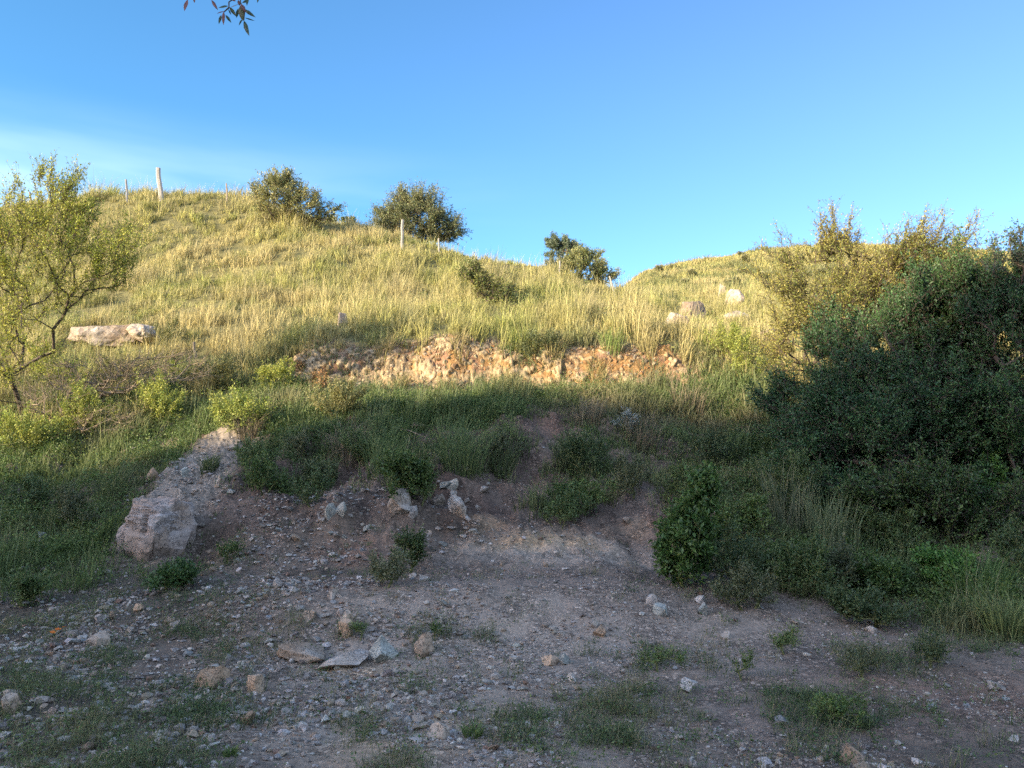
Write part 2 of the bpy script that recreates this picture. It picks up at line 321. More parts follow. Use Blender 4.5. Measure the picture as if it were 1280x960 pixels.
km = cut > .02; qx = xf[km]; qz = V[km, 2]; wx = qx + .07 * vnoise(qx * 6, qz * 6, 601); wz_ = qz + .07 * vnoise(qx * 6, qz * 6, 602) + .10 * qx * .3
disp = 0; rockn = fbm(qx * .9, qz * 2.5, 603, 3) + .25 * np.exp(-((qx + .7) / 1.6) ** 2) - .35 * sstep(.6, 1.6, qx); top = 0
cc_ = C[km].copy()
for sx_, sz_, am, sd_ in [(.19, .12, .065, 610), (.09, .065, .028, 620)]:
    f1, f2, idn, cx, cy = voro(wx / sx_, wz_ / sz_, sd_); crack = sstep(.0, .16, f2 - f1); isr = sstep(-.05, .12, rockn + .5 * idn)
    disp = disp + am * isr * crack * (.55 + .6 * idn + .5 * cx * np.sign(idn) + .5 * cy)
    pal = np.array([.32, .25, .155]) * (1 + .30 * idn)[:, None]; w_ = (isr * crack * (.8 if sz_ > .1 else .45))[:, None]; cc_ = cc_ * (1 - w_) + pal * w_
cc_ = cc_ * (1 + .25 * vnoise(qx * 30, qz * 30, 630))[:, None]; kk_ = cut[km][:, None]
C[km] = C[km] * (1 - kk_) + cc_ * kk_; V[km, 1] -= disp * cut[km]
ii, jj = np.meshgrid(np.arange(na), np.arange(nr - 1), indexing='ij'); i2 = (ii + 1) % na
Q = np.stack([ii * nr + jj, ii * nr + jj + 1, i2 * nr + jj + 1, i2 * nr + jj], -1).reshape(-1, 4)
V = np.vstack([V, [[0, 0, 0]]]); C = np.vstack([C, [[.2, .16, .13]]])
ic = np.arange(na); T = np.stack([ic * nr, ((ic + 1) % na) * nr, np.full(na, len(V) - 1)], 1)[:, ::-1]
T = T[:, ::-1] if False else T
t = NT('stony_soil'); tc = t.n('ShaderNodeTexCoord'); at = t.n('ShaderNodeAttribute', attribute_name='tint'); ob = tc.outputs['Object']
nA = t.n('ShaderNodeTexNoise'); nA.inputs['Scale'].default_value = 26; nA.inputs['Detail'].default_value = 8; nA.inputs['Roughness'].default_value = .7; t.l(ob, nA.inputs['Vector'])
vA = t.n('ShaderNodeTexVoronoi'); vA.inputs['Scale'].default_value = 38; vA.inputs['Randomness'].default_value = 1; t.l(ob, vA.inputs['Vector'])
vE = t.n('ShaderNodeTexVoronoi', feature='DISTANCE_TO_EDGE'); vE.inputs['Scale'].default_value = 38; t.l(ob, vE.inputs['Vector'])
nB = t.n('ShaderNodeTexNoise'); nB.inputs['Scale'].default_value = 3.5; nB.inputs['Detail'].default_value = 5; t.l(ob, nB.inputs['Vector'])
sat = t.n('ShaderNodeSeparateColor'); t.l(vA.outputs['Color'], sat.inputs[0])
stone = t.ramp(sat.outputs[0], [(.0, .62), (.55, .95), (.8, 1.25), (1., 1.9)])
c = t.mix(1., at.outputs[0], stone, 'MULTIPLY')
edge_ = t.ramp(vE.outputs[0], [(.0, .45), (.12, 1.)]); c2 = t.mix(.8, c, edge_, 'MULTIPLY')
peb = t.ramp(nB.outputs[0], [(.40, 0.), (.60, 1.)])
c = t.mix(peb, at.outputs[0], c2)
gr = t.ramp(nA.outputs[0], [(.28, .55), (.5, 1.), (.72, 1.5)]); c = t.mix(.9, c, gr, 'MULTIPLY')
p = t.n('ShaderNodeBsdfPrincipled'); p.inputs['Roughness'].default_value = .95; p.inputs['Specular IOR Level'].default_value = .15; t.l(c, p.inputs['Base Color'])
mm = t.n('ShaderNodeMath', operation='MULTIPLY_ADD'); t.l(edge_, mm.inputs[0]); t.l(peb, mm.inputs[1]); t.l(nA.outputs[0], mm.inputs[2])
b = t.n('ShaderNodeBump'); b.inputs['Strength'].default_value = .8; b.inputs['Distance'].default_value = .012; t.l(mm.outputs[0], b.inputs['Height']); t.l(b.outputs[0], p.inputs['Normal'])
t.l(p.outputs[0], t.out.inputs[0]); M_SOIL = t.m
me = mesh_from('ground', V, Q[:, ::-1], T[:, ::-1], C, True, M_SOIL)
go = link('ground', me, kind='structure')

# ------------------------------------------------------------------ blades and leaves
def vary(base, n, h=.12, v=.25, rng=RNG):
    b = np.asarray(base, float); b = np.broadcast_to(b, (n, 3)).copy()
    b *= (1 + rng.normal(0, v, n))[:, None].clip(.35, 2); b[:, 0] *= 1 + rng.normal(0, h, n); b[:, 2] *= 1 + rng.normal(0, h, n)
    return b.clip(.005, .9)
def blade_arrays(x, y, z, h, w, az, lean, cb, ct, rng=RNG):
    n = len(x); az = np.where(rng.uniform(0, 1, n) < .35, .3 + rng.normal(0, .6, n), az); p0 = np.stack([x, y, z], 1); d = np.stack([np.cos(az), np.sin(az), np.zeros(n)], 1)
    fa = rng.uniform(0, math.pi, n); s = np.stack([np.cos(fa), np.sin(fa), np.zeros(n)], 1) * (w / 2)[:, None]
    mid = p0 + d * (lean * h * .28)[:, None]; mid[:, 2] += h * .58 
    tip = p0 + d * (lean * h)[:, None]; tip[:, 2] += h * np.sqrt(np.clip(1 - .6 * lean ** 2, .15, 1))
    V = np.stack([p0 - s, p0 + s, mid + s * .8, mid - s * .8, tip], 1)
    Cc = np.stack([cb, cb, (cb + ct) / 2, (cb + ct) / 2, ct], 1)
    return V, Cc
def blades_mesh(name, parts, mat=None):
    V = np.concatenate([p[0] for p in parts]); C = np.concatenate([p[1] for p in parts]); n = len(V); b = np.arange(n)[:, None] * 5
    return mesh_from(name, V, b + np.array([0, 1, 2, 3]), b + np.array([3, 2, 4]), C.reshape(-1, 3), False, mat or M_GRASS)
def tufts(cx, cy, nb, hh, rad, wid, lean, cb, ct, rng=RNG, hv=.3):
    """cx, cy tuft centres; hh height, rad spread, per tuft; cb/ct per tuft colours"""
    n = len(cx); k = np.repeat(np.arange(n), nb); m = len(k)
    a = rng.uniform(0, 2 * math.pi, m); r = rad[k] * np.sqrt(rng.uniform(0, 1, m))
    x = cx[k] + r * np.cos(a); y = cy[k] + r * np.sin(a); z = gz(x, y) - .02
    h = hh[k] * rng.uniform(1 - hv, 1 + hv, m); ln = np.abs(rng.normal(lean, lean * .6, m)).clip(0, 1.1)
    az = a + rng.normal(0, .9, m)
    w = np.maximum(wid[k] if hasattr(wid, '__len__') else np.full(m, wid), .0)
    v = 1 + rng.normal(0, .24, m).clip(-.6, .6)
    return blade_arrays(x, y, z, h, w, az, ln, cb[k] * v[:, None], ct[k] * v[:, None], rng)
def leaf_arrays(p, d, nrm, L, W, c):
    n = len(p); s = np.cross(d, nrm); s /= np.linalg.norm(s, axis=1)[:, None] + 1e-9
    s = s * (W / 2)[:, None]; m = p + d * (L * .45)[:, None]
    up = nrm * (W * .15)[:, None]
    V = np.stack([p, m + s + up, p + d * L[:, None], m - s + up], 1)
    return V, np.repeat(c[:, None, :], 4, 1)
def leaves_mesh(name, V, C, mat=None):
    n = len(V); b = np.arange(n)[:, None] * 4
    return mesh_from(name, V, b + np.array([0, 1, 2, 3]), None, C.reshape(-1, 3), False, mat or M_LEAF)
def unit(v): return v / (np.linalg.norm(v, axis=-1, keepdims=True) + 1e-9)
def rdir(n, rng=RNG): return unit(rng.normal(0, 1, (n, 3)))
def tubes_mesh(name, p0, p1, r0, r1, mat, ns=5):
    p0 = np.asarray(p0, float); p1 = np.asarray(p1, float); n = len(p0); d = unit(p1 - p0)
    ref = np.where(np.abs(d[:, 2:3]) < .9, [[0, 0, 1.]], [[1., 0, 0]]); a = unit(np.cross(d, ref)); b = np.cross(d, a)
    th = np.arange(ns) * 2 * math.pi / ns
    ring = a[:, None] * np.cos(th)[None, :, None] + b[:, None] * np.sin(th)[None, :, None]
    V = np.concatenate([p0[:, None] + ring * np.asarray(r0)[:, None, None], p1[:, None] + ring * np.asarray(r1)[:, None, None]], 1)
    k = np.arange(ns); q = np.stack([k, (k + 1) % ns, (k + 1) % ns + ns, k + ns], 1)
    Q = (np.arange(n)[:, None, None] * 2 * ns + q[None]).reshape(-1, 4)
    return mesh_from(name, V.reshape(-1, 3), Q, None, None, True, mat)
def density_pts(n, y0, y1, mask, rng=RNG, a0=-.80, a1=.80, pw=0.):
    """points thinning out with distance; pw shifts more of them far"""
    a = rng.uniform(a0, a1, n * 3); q = rng.uniform(0, 1, n * 3)
    y = np.exp(math.log(y0) + (math.log(y1) - math.log(y0)) * q ** (1 / (1 + pw))); x = a * y
    k = rng.uniform(0, 1, n * 3) < mask(x, y)
    return x[k][:n], y[k][:n]

# ---- dry hillside grass
STRAW = np.array([.48, .41, .175]); OLIVE = np.array([.27, .255, .06]); LIME = np.array([.24, .30, .06]); GREY = np.array([.22, .20, .11]); GREEN = np.array([.075, .125, .03]); DKG = np.array([.045, .08, .022])
def hill_tint(x, y):
    m = fbm(x * .33, y * .33, 101, 4); q = fbm(x * 1.1, y * 1.1, 105, 3)
    ct = blend(np.tile(STRAW, (len(x), 1)), .5 - m * 1.6 - .35 * q, (.33, .32, .10)); ct = blend(ct, sstep(.05, .45, q) * .85, LIME); ct = blend(ct, sstep(.15, .5, -q - .3 * m) * .7, GREY)
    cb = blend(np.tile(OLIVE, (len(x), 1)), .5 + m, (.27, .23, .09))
    return cb, ct
def hmask(x, y):
    lo = 15.25 - .9 * sstep(-3.4, -5.2, x) * 1 - 2.2 * sstep(-4.5, -7, x) - 1.2 * sstep(3.2, 4.6, x)
    return sstep(lo - .3, lo + .35, y + .25 * vnoise(x * 2, y * 2, 111)) * (.75 + .5 * vnoise(x * .9, y * .9, 112))
x, y = density_pts(36000, 12.5, 46, lambda x, y: hmask(x, y) * (.10 + 1.1 * sstep(-.35, .3, fbm(x * 2.1, y * 1.3, 117, 2))), pw=.3)
cb, ct = hill_tint(x, y)
TV = ((1 + RNG.normal(0, .25, len(x))) * (1 + .35 * fbm(x * 1.7, y * 1.2, 127, 3))).clip(.4, 1.7)[:, None]
low = 1 - .45 * sstep(.1, .6, fbm(x * .7, y * .7, 120, 2))
hh = (.6 + .8 * sstep(-.3, .5, fbm(x * 1.2, y * .9, 126, 2))) * RNG.uniform(.16, .44, len(x)) * (1 + .55 * (RNG.uniform(0, 1, len(x)) < .2)) * low * (.85 + .35 * sstep(0, .5, fbm(x * .3, y * .3, 121, 2)))
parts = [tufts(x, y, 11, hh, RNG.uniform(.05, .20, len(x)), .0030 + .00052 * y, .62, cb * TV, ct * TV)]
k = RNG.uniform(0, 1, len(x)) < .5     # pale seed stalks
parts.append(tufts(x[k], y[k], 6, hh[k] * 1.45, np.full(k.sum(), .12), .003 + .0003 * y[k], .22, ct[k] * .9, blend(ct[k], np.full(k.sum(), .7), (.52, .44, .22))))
x, y = density_pts(15000, 40, 112, lambda x, y: .9 * (x > .05 * y), a0=.05, a1=.75, pw=.4)
cb, ct = hill_tint(x * .6, y * .6); ct = ct * .8 + .02; dk = sstep(.25, .5, vnoise(x * .5, y * .35, 131))
cb = blend(cb, dk * .8, (.10, .12, .04)); ct = blend(ct, dk * .8, (.13, .15, .05))
parts.append(tufts(x, y, 8, RNG.uniform(.25, .6, len(x)) * (1 + dk * .6), RNG.uniform(.2, .5, len(x)), .0008 * y, .5, cb, ct))
me = blades_mesh('dry_grass', parts)
link('dry_grass', me, kind='stuff', label='tall straw-yellow tussock grass covering the sunlit hillside', cat='grass')

x, y = density_pts(3600, 14.5, 44, lambda x, y: hmask(x, y) * sstep(.0, .45, fbm(x * .8, y * .55, 123, 3)))
HILLF = (x, y)
# ---- green grass of the shaded bench and the left slope
B_GREEN = BL([(60, 600, 3, 1.2, 1), (150, 560, 2.5, 1.0, 1), (260, 530, 2, 1.0, 1), (420, 530, 1.6, .8, 1), (560, 515, 1.6, .9, 1), (560, 570, .6, .5, .9), (640, 545, .5, .5, .7), (740, 570, .9, .9, .9), (840, 530, 1.6, 1.3, 1),
              (940, 560, 1.4, 1.4, 1), (1000, 620, 1.0, 1.4, .9), (1060, 690, 1.2, .9, .9), (350, 590, .5, .4, .8), (480, 565, .6, .4, .9), (720, 620, .5, .3, .6), (510, 600, .3, .3, .8), (400, 570, .6, .4, .9), (340, 610, .3, .25, .8), (300, 575, .25, .25, .7), (600, 580, .35, .3, .8), (760, 610, .5, .4, .8), (690, 640, .35, .2, .6), (460, 600, .2, .2, .7), (1160, 730, 1.2, .5, .9), (1050, 740, .8, .35, .8), (900, 690, .4, .35, .6), (20, 720, .9, .5, .6), (820, 600, .4, .5, .8), (100, 690, .8, .4, .8), (1250, 770, .7, .6, 1), (60, 650, 1.4, .6, .8), (130, 650, .6, .7, .7), (900, 620, .8, .7, .7), (950, 700, .6, .4, .5)])
B_BARE = BL([(345, 585, .35, .35, .9), (432, 590, .22, .6, 1), (685, 560, .3, .8, 1), (620, 585, .3, .35, .7), (540, 548, .4, .25, .8), (800, 640, .35, .4, .7), (735, 600, .2, .3, .6), (685, 525, .35, .45, 1), (530, 540, .5, .2, .7), (350, 572, .2, .22, .7), (660, 600, .3, .5, 1), (440, 590, .2, .3, .8)])
def spur_d(x, y):
    tt = np.clip(((x - SPUR_A[0]) * spd[0] + (y - SPUR_A[1]) * spd[1]) / (spd[0] ** 2 + spd[1] ** 2), 0, 1)
    return np.hypot(x - SPUR_A[0] - tt * spd[0], y - SPUR_A[1] - tt * spd[1])
def gmask(x, y):
    m = np.maximum(blobs(x, y, B_GREEN), .95 * sstep(11.6, 12.4, y)) * (.6 + .7 * fbm(x * 1.6, y * 1.6, 141, 3) + .25)
    m = m * (1 - np.minimum(blobs(x, y, B_BARE) * (1 + .8 * fbm(x * 3, y * 3, 143, 2)), 1)) * sstep(.35, .6, spur_d(x, y))
    c = sstep(14.1, 14.4, y) * sstep(-4.6, -3.8, x) * (1 - sstep(3.0, 3.8, x)) * (.80 + .25 * vnoise(x * 2.2, y * 3, 149)); c = np.maximum(c, .75 * np.exp(-((x + 1.5) / 1.5) ** 2) * sstep(13.2, 13.6, y) * (y < 14.4))
    return np.clip(m * (1 - c), 0, 1)
x, y = density_pts(15000, 6.5, 15.6, gmask)
m = fbm(x * .8, y * .8, 151, 3); sun = sstep(11.5, 13.5, y)  # depth mask: blade tips turn paler straw towards the back of the bench
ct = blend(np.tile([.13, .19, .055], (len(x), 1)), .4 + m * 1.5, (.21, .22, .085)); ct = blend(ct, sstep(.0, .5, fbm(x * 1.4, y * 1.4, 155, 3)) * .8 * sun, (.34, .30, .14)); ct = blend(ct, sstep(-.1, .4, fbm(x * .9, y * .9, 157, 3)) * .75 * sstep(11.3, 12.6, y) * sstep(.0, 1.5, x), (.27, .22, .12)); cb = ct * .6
hh = RNG.uniform(.07, .25, len(x)) * (1 + .35 * sstep(11, 13, y)) * (.65 + .9 * sstep(-.1, .6, fbm(x * 1.5, y * 1.5, 158, 3)))
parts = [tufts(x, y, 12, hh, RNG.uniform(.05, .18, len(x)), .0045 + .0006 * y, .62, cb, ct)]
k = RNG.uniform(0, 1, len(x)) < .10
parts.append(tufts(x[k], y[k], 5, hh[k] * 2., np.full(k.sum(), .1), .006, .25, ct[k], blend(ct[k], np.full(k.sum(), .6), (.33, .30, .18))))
link('green_grass', blades_mesh('green_grass', parts), kind='stuff', label='green grass and weeds growing along the top of the bank', cat='grass')

# ---- broad-leaved ground cover between the grass
def herbs(x, y, h, rad, nl, L, c, rng=RNG):
    n = len(x); k = np.repeat(np.arange(n), nl); m = len(k)
    a = rng.uniform(0, 2 * math.pi, m); t = rng.uniform(0, 1, m); r = rad[k] * (.35 + .75 * t) * rng.uniform(.2, 1, m)
    px = x[k] + r * np.cos(a); py = y[k] + r * np.sin(a); pz = gz(px, py) + h[k] * t * (1 - .3 * (r / (rad[k] * 1.2)) ** 2)
    d = unit(np.stack([np.cos(a), np.sin(a), rng.uniform(-.5, .9, m)], 1) + .5 * rng.normal(0, 1, (m, 3)))
    nr = unit(np.array([0, 0, 1.]) + .7 * rng.normal(0, 1, (m, 3)))
    LL = L * rng.uniform(.6, 1.3, m)
    return leaf_arrays(np.stack([px, py, pz], 1), d, nr, LL, LL * rng.uniform(.4, .6, m), vary(c[k], m, .1, .22, rng))
x, y = HILLF
c = blend(np.tile([.15, .19, .045], (len(x), 1)), RNG.uniform(0, 1, len(x)), (.30, .30, .09))
V1, C1 = herbs(x, y, RNG.uniform(.12, .42, len(x)), RNG.uniform(.12, .40, len(x)), 26, .06, c)
link('hill_weeds', leaves_mesh('hill_weeds', V1, C1), kind='stuff', label='olive leafy weeds mixed into the dry hillside grass', cat='ground cover')
x, y = density_pts(12500, 6.8, 14.8, lambda x, y: gmask(x, y) * sstep(-.15, .35, fbm(x * .9 + 7, y * .9, 161, 3)) * 0 + gmask(x, y) * sstep(-.35, .15, fbm(x * 1.3 + 7, y * 1.3, 161, 3)))
c = blend(np.tile([.075, .125, .03], (len(x), 1)), .5 + fbm(x, y, 165, 2), (.14, .20, .05))
V1, C1 = herbs(x, y, RNG.uniform(.08, .30, len(x)) * (1 + .8 * (RNG.uniform(0, 1, len(x)) < .15)), RNG.uniform(.05, .17, len(x)), 24, .030, c)
link('leafy_ground_cover', leaves_mesh('leafy_ground_cover', V1, C1), kind='stuff', label='low leafy weeds carpeting the shaded bank', cat='ground cover')

# ---- sparse foreground grass and creeping weeds on the dirt
B_FG = BL([(820, 830, .28, .3, .9), (800, 885, .5, .35, .9), (740, 925, .6, .3, .8), (650, 900, .35, .2, .6), (940, 890, .3, .25, .8), (1060, 890, .45, .35, .9), (1000, 885, .3, .2, .7), (1130, 830, .5, .4, .7), (1050, 810, .4, .4, .6), (990, 800, .2, .3, .8),
           (200, 910, .5, .3, 1), (130, 945, .5, .25, 1), (260, 895, .3, .2, .8), (40, 860, .6, .5, .6), (290, 820, .35, .35, .6), (60, 720, .8, .5, .8), (240, 790, .3, .25, .5), (480, 720, .3, .3, .8), (540, 790, .18, .18, .9), (440, 790, .12, .2, .8), (520, 860, .14, .15, .7), (590, 913, .08, .08, 1), (285, 942, .08, .06, 1), (250, 957, .06, .05, 1), (500, 960, .2, .15, .6), (1180, 760, .8, .5, .7), (1270, 800, .5, .6, 1), (830, 740, .35, .3, .7), (950, 740, .5, .3, .6), (1080, 760, .8, .4, .8), (610, 800, .1, .15, .6), (160, 690, .4, .3, .7), (290, 690, .2, .2, .7),
           (430, 920, .2, .2, .5), (120, 830, .5, .3, .6), (1200, 810, .5, .3, .4), (880, 830, .1, .2, .5), (0, 800, .5, .5, .9), (1060, 935, .3, .2, .6), (1180, 940, .4, .2, .25), (370, 780, .2, .2, .5)])
def fmask(x, y): return np.clip(np.maximum(np.minimum(blobs(x, y, B_FG) * 1.25, 1), (.07 + .22 * sstep(-.25, -.45, x / np.maximum(y, 1))) * (y < 8.8)) * (.62 + 1.9 * fbm(x * 3.6, y * 3.6, 171, 4)), 0, 1)
x, y = density_pts(8500, 3.2, 9.2, fmask)
m = fbm(x * 1.2, y * 1.2, 175, 2)
ct = blend(np.tile([.105, .15, .055], (len(x), 1)), .45 + m * 1.6, (.20, .20, .09)); ct = blend(ct, (RNG.uniform(0, 1, len(x)) < .18) * .8, (.34, .28, .17)); cb = ct * .7
link('road_grass', blades_mesh('road_grass', [tufts(x, y, 11, RNG.uniform(.03, .15, len(x)), RNG.uniform(.02, .08, len(x)), .0032, .85, cb, ct)]), kind='stuff', label='sparse short grass tufts creeping over the stony dirt', cat='grass')
x, y = density_pts(5200, 3.2, 9.2, fmask)
c = blend(np.tile([.07, .12, .035], (len(x), 1)), .5 + fbm(x, y, 178, 2), (.13, .18, .06))
V1, C1 = herbs(x, y, RNG.uniform(.02, .11, len(x)), RNG.uniform(.03, .11, len(x)), 16, .019, c)
link('road_weeds', leaves_mesh('road_weeds', V1, C1), kind='stuff', label='small creeping weeds dotted over the gravel', cat='ground cover')

# ------------------------------------------------------------------ stones
def ico(sub):
    bm = bmesh.new(); bmesh.ops.create_icosphere(bm, subdivisions=sub, radius=1); v = np.array([p.co[:] for p in bm.verts]); f = np.array([[q.index for q in p.verts] for p in bm.faces]); bm.free(); return v, f
ICO = {s: ico(s) for s in (1, 2, 3, 4, 5)}
def rock_shape(sub, seed, planes=10, scale=(1, 1, .7), rough=.05, strata=0):
    v, f = ICO[sub]; v = v.copy(); rg = np.random.default_rng(seed)
    for k in range(planes + 7):
        n = unit(rg.normal(0, 1, 3)); d = rg.uniform(.38, .72); s = v @ n; over = np.maximum(s - d, 0); v = v - over[:, None] * n
    v = v / np.abs(v).max(0)
    v = v * (1 + rough * vnoise3(v * 2.5 + seed, seed)[:, None] + rough * .5 * vnoise3(v * 7 + seed, seed + 1)[:, None])
    if strata: v = v * np.array([1, 1, 1]) + np.stack([v[:, 0], v[:, 1], 0 * v[:, 0]], 1) * (strata * vnoise(v[:, 2] * 6, v[:, 0] * .6, seed))[:, None]
    return v * np.array(scale), f
# scattered gravel: one object
def gravel_mesh(name, x, y, s, cols_, sub=1, nvar=12, seed=5, bury=.25, mat=None, flat=.6):
    rg = np.random.default_rng(seed); n = len(x); Vs = []; Fs = []; Cs = []; o = 0
    if sub == 0:
        cube = np.array([[i, j, k] for i in (-1, 1) for j in (-1, 1) for k in (-1, 1)], float) * .75
        cf = np.array([[0, 1, 3, 2], [4, 6, 7, 5], [0, 4, 5, 1], [2, 3, 7, 6], [0, 2, 6, 4], [1, 5, 7, 3]])
        v = cube[None] * (1 + rg.uniform(-.45, .35, (n, 8, 3)))
    else: vv = [rock_shape(sub, seed + q, 8, (1, 1, 1), .04) for q in range(nvar)]; v = np.stack([vv[q][0] for q in rg.integers(0, nvar, n)]); cf = vv[0][1]
    sc = np.stack([rg.uniform(.7, 1.2, n), rg.uniform(.6, 1, n), rg.uniform(.35, .8, n) * (flat / .6)], 1) * s[:, None]
    v = v * sc[:, None]
    az = rg.uniform(0, 6.28, n); tl = rg.normal(0, .3, n)
    ca, sa, ct_, st_ = np.cos(az), np.sin(az), np.cos(tl), np.sin(tl)
    y1 = v[..., 1] * ct_[:, None] - v[..., 2] * st_[:, None]; z1 = v[..., 1] * st_[:, None] + v[..., 2] * ct_[:, None]
    x2 = v[..., 0] * ca[:, None] - y1 * sa[:, None]; y2 = v[..., 0] * sa[:, None] + y1 * ca[:, None]
    z0 = gz(x, y) + sc[:, 2] * (1 - 2 * bury) * .8
    V = np.stack([x2 + x[:, None], y2 + y[:, None], z1 + z0[:, None]], -1); nv = V.shape[1]
    F_ = (np.arange(n)[:, None, None] * nv + cf[None]).reshape(-1, cf.shape[1])
    Cc = np.repeat(cols_[:, None], nv, 1).reshape(-1, 3)
    return mesh_from(name, V.reshape(-1, 3), F_ if cf.shape[1] == 4 else None, F_ if cf.shape[1] == 3 else None, Cc, False, mat or M_GRAVEL)
def stone_cols(n, rg=RNG):
    pal = np.array([[.36, .32, .28], [.54, .50, .45], [.22, .19, .17], [.36, .29, .22], [.31, .31, .30], [.25, .165, .12], [.52, .48, .44]])
    return vary(pal[rg.choice(7, n, p=[.3, .18, .18, .12, .1, .05, .07])], n, .03, .12, rg)
B_GRAV = BL([(650, 760, 1.8, .9, 1), (480, 740, 1.0, .7, 1), (300, 740, 1.0, .7, .8), (120, 780, 1.4, .8, .8), (230, 600, .5, 1.0, 1), (400, 850, 1.6, .8, .9), (600, 850, 1.6, .9, .6), (900, 790, 1.2, .8, .5), (690, 670, 1.0, .4, .7), (500, 640, .4, .4, .8), (640, 590, .4, .7, .6), (430, 680, .6, .5, .8),
             (540, 540, .6, .2, .6), (690, 520, .4, .5, .6), (1150, 800, .8, .5, .4), (1090, 930, .5, .4, .5), (560, 920, .8, .5, .8), (1180, 860, 1.2, .5, .3), (60, 850, 1, .8, .6), (700, 930, 1.2, .5, .35), (150, 850, 1, .6, .7), (450, 620, 1.2, .5, .9), (380, 660, .8, .5, .9), (700, 600, .5, .6, .6), (330, 640, .5, .5, .8)])
gm = lambda x, y: np.clip((blobs(x, y, B_GRAV) * .9 + .10 * (y < 12)) * (.6 + 2.1 * fbm(x * 2.2, y * 2.2, 181, 4)), 0, 1)
x, y = density_pts(52000, 3.3, 13.2, gm)
s = (RNG.lognormal(-4.75, .42, len(x)) * (1 - .3 * sstep(-1.5, .5, x))).clip(.0035, .03)
link('gravel', gravel_mesh('gravel', x, y, s, stone_cols(len(x)), 0, seed=11), kind='stuff', label='loose fine gravel strewn over the dirt and bank', cat='gravel')
x, y = density_pts(6500, 3.5, 12.8, lambda x, y: np.maximum(gm(x, y), .35 * sstep(-.5, -2, x) * (y < 10)) * (.22 + 1. * sstep(1., -2., x)))
s = RNG.lognormal(-3.75, .36, len(x)).clip(.014, .05)
link('rubble', gravel_mesh('rubble', x, y, s, stone_cols(len(x)), 1, seed=21), kind='stuff', label='small broken stones covering the slope', cat='rubble')
# broken rock packed in the upper cut face
n = 1300; xx = RNG.uniform(-4.6, 3.7, n * 3); yy = RNG.uniform(14.2, 15.35, n * 3)
dens = np.maximum(np.exp(-((xx + .6) / 2.0) ** 2), .45 * np.exp(-((xx - 2.6) / .9) ** 2)) * (.5 + .8 * fbm(xx * 1.2, yy * 2, 191, 3) + .2)
k = RNG.uniform(0, 1, n * 3) < dens; xx = xx[k][:n]; yy = yy[k][:n]
cc = vary(np.array([[.32, .255, .165], [.39, .325, .23], [.30, .20, .11], [.24, .19, .14], [.33, .18, .08]])[RNG.choice(5, len(xx), p=[.35, .25, .18, .12, .1])], len(xx), .04, .12)
link('cut_face_rubble', gravel_mesh('cut_face_rubble', xx, yy, RNG.uniform(.02, .065, len(xx)), cc, 1, seed=31, bury=.5, flat=1.), kind='stuff', label='small cream and ochre stones packed into the sunlit cut', cat='rubble')

# individual stones
def stone(name, u, v, wpx, hpx, mat, label, seed=None, group=None, cat='stone', sub=4, yaw=0, depth=1., strata=0, planes=12, sink=.42, g=None, rough=.05):
    seed = seed if seed is not None else int(u * 7 + v * 13) % 9973
    g = G(u, v + hpx * .35) if g is None else g
    k = g[1] / F; w = wpx * k / 2; h = hpx * k / 2
    vv, f = rock_shape(sub, seed, planes, (w, w * depth, h * (1 + sink)), rough, strata)
    me = mesh_from(name, vv, None, f, None, False, mat)
    o = link(name, me, label=label, cat=cat, group=group, loc=(g[0], g[1] + w * depth * .2, g[2] + h * (1 - sink)))
    o.rotation_euler = (0, 0, yaw); return o
# the big boulder at the end of the spur
gb = P(190, 720, 8.45)
vv, f = ICO[5]; vv = vv.copy(); vv = np.sign(vv) * np.abs(vv) ** .42; vv /= np.abs(vv).max()
for nn, d in [((-.9, -.3, -.35), .93), ((.8, -.5, -.35), .88), ((.35, -.25, -.9), .80), ((.2, -.85, .4), 1.02), ((.9, -.2, .2), .95), ((-.6, -.5, .5), 1.05), ((.5, -.9, -.5), 1.0), ((.6, -.3, -.75), .78), ((-.3, -.9, -.2), .98), ((.15, -.3, .95), 1.0), ((.9, -.55, .15), 1.02)]:
    nn = unit(np.array(nn)); s_ = vv @ nn; vv = vv - np.maximum(s_ - d, 0)[:, None] * nn
q = vv * np.array([.345, .34, .54])
ns = vnoise3(q * 5, 3) * .045 + vnoise3(q * 12, 4) * .026 + vnoise3(q * np.array([4, 4, 28]), 5) * .024 + vnoise3(q * 40, 6) * .007 - .045 * np.clip(1 - np.abs(vnoise3(q * np.array([5, 5, 3.]) + 3, 8)) * 9, 0, 1)
q = q + unit(vv) * ns[:, None]
q[:, 0] += -.04 * q[:, 2]; q[:, 0] += np.where(q[:, 2] < 0, -q[:, 2] * -.18, 0)
me = mesh_from('boulder', q, None, f, None, False, M_ROCKBIG)
ob_ = link('boulder', me, label='big blocky grey-pink boulder with flat fractured face jutting from the left spur', cat='boulder', loc=(P(188, 690, 8.55)[0], 8.66, P(190, 690, 8.5)[2] + .02)); ob_.rotation_euler = (0, 0, R(-14))

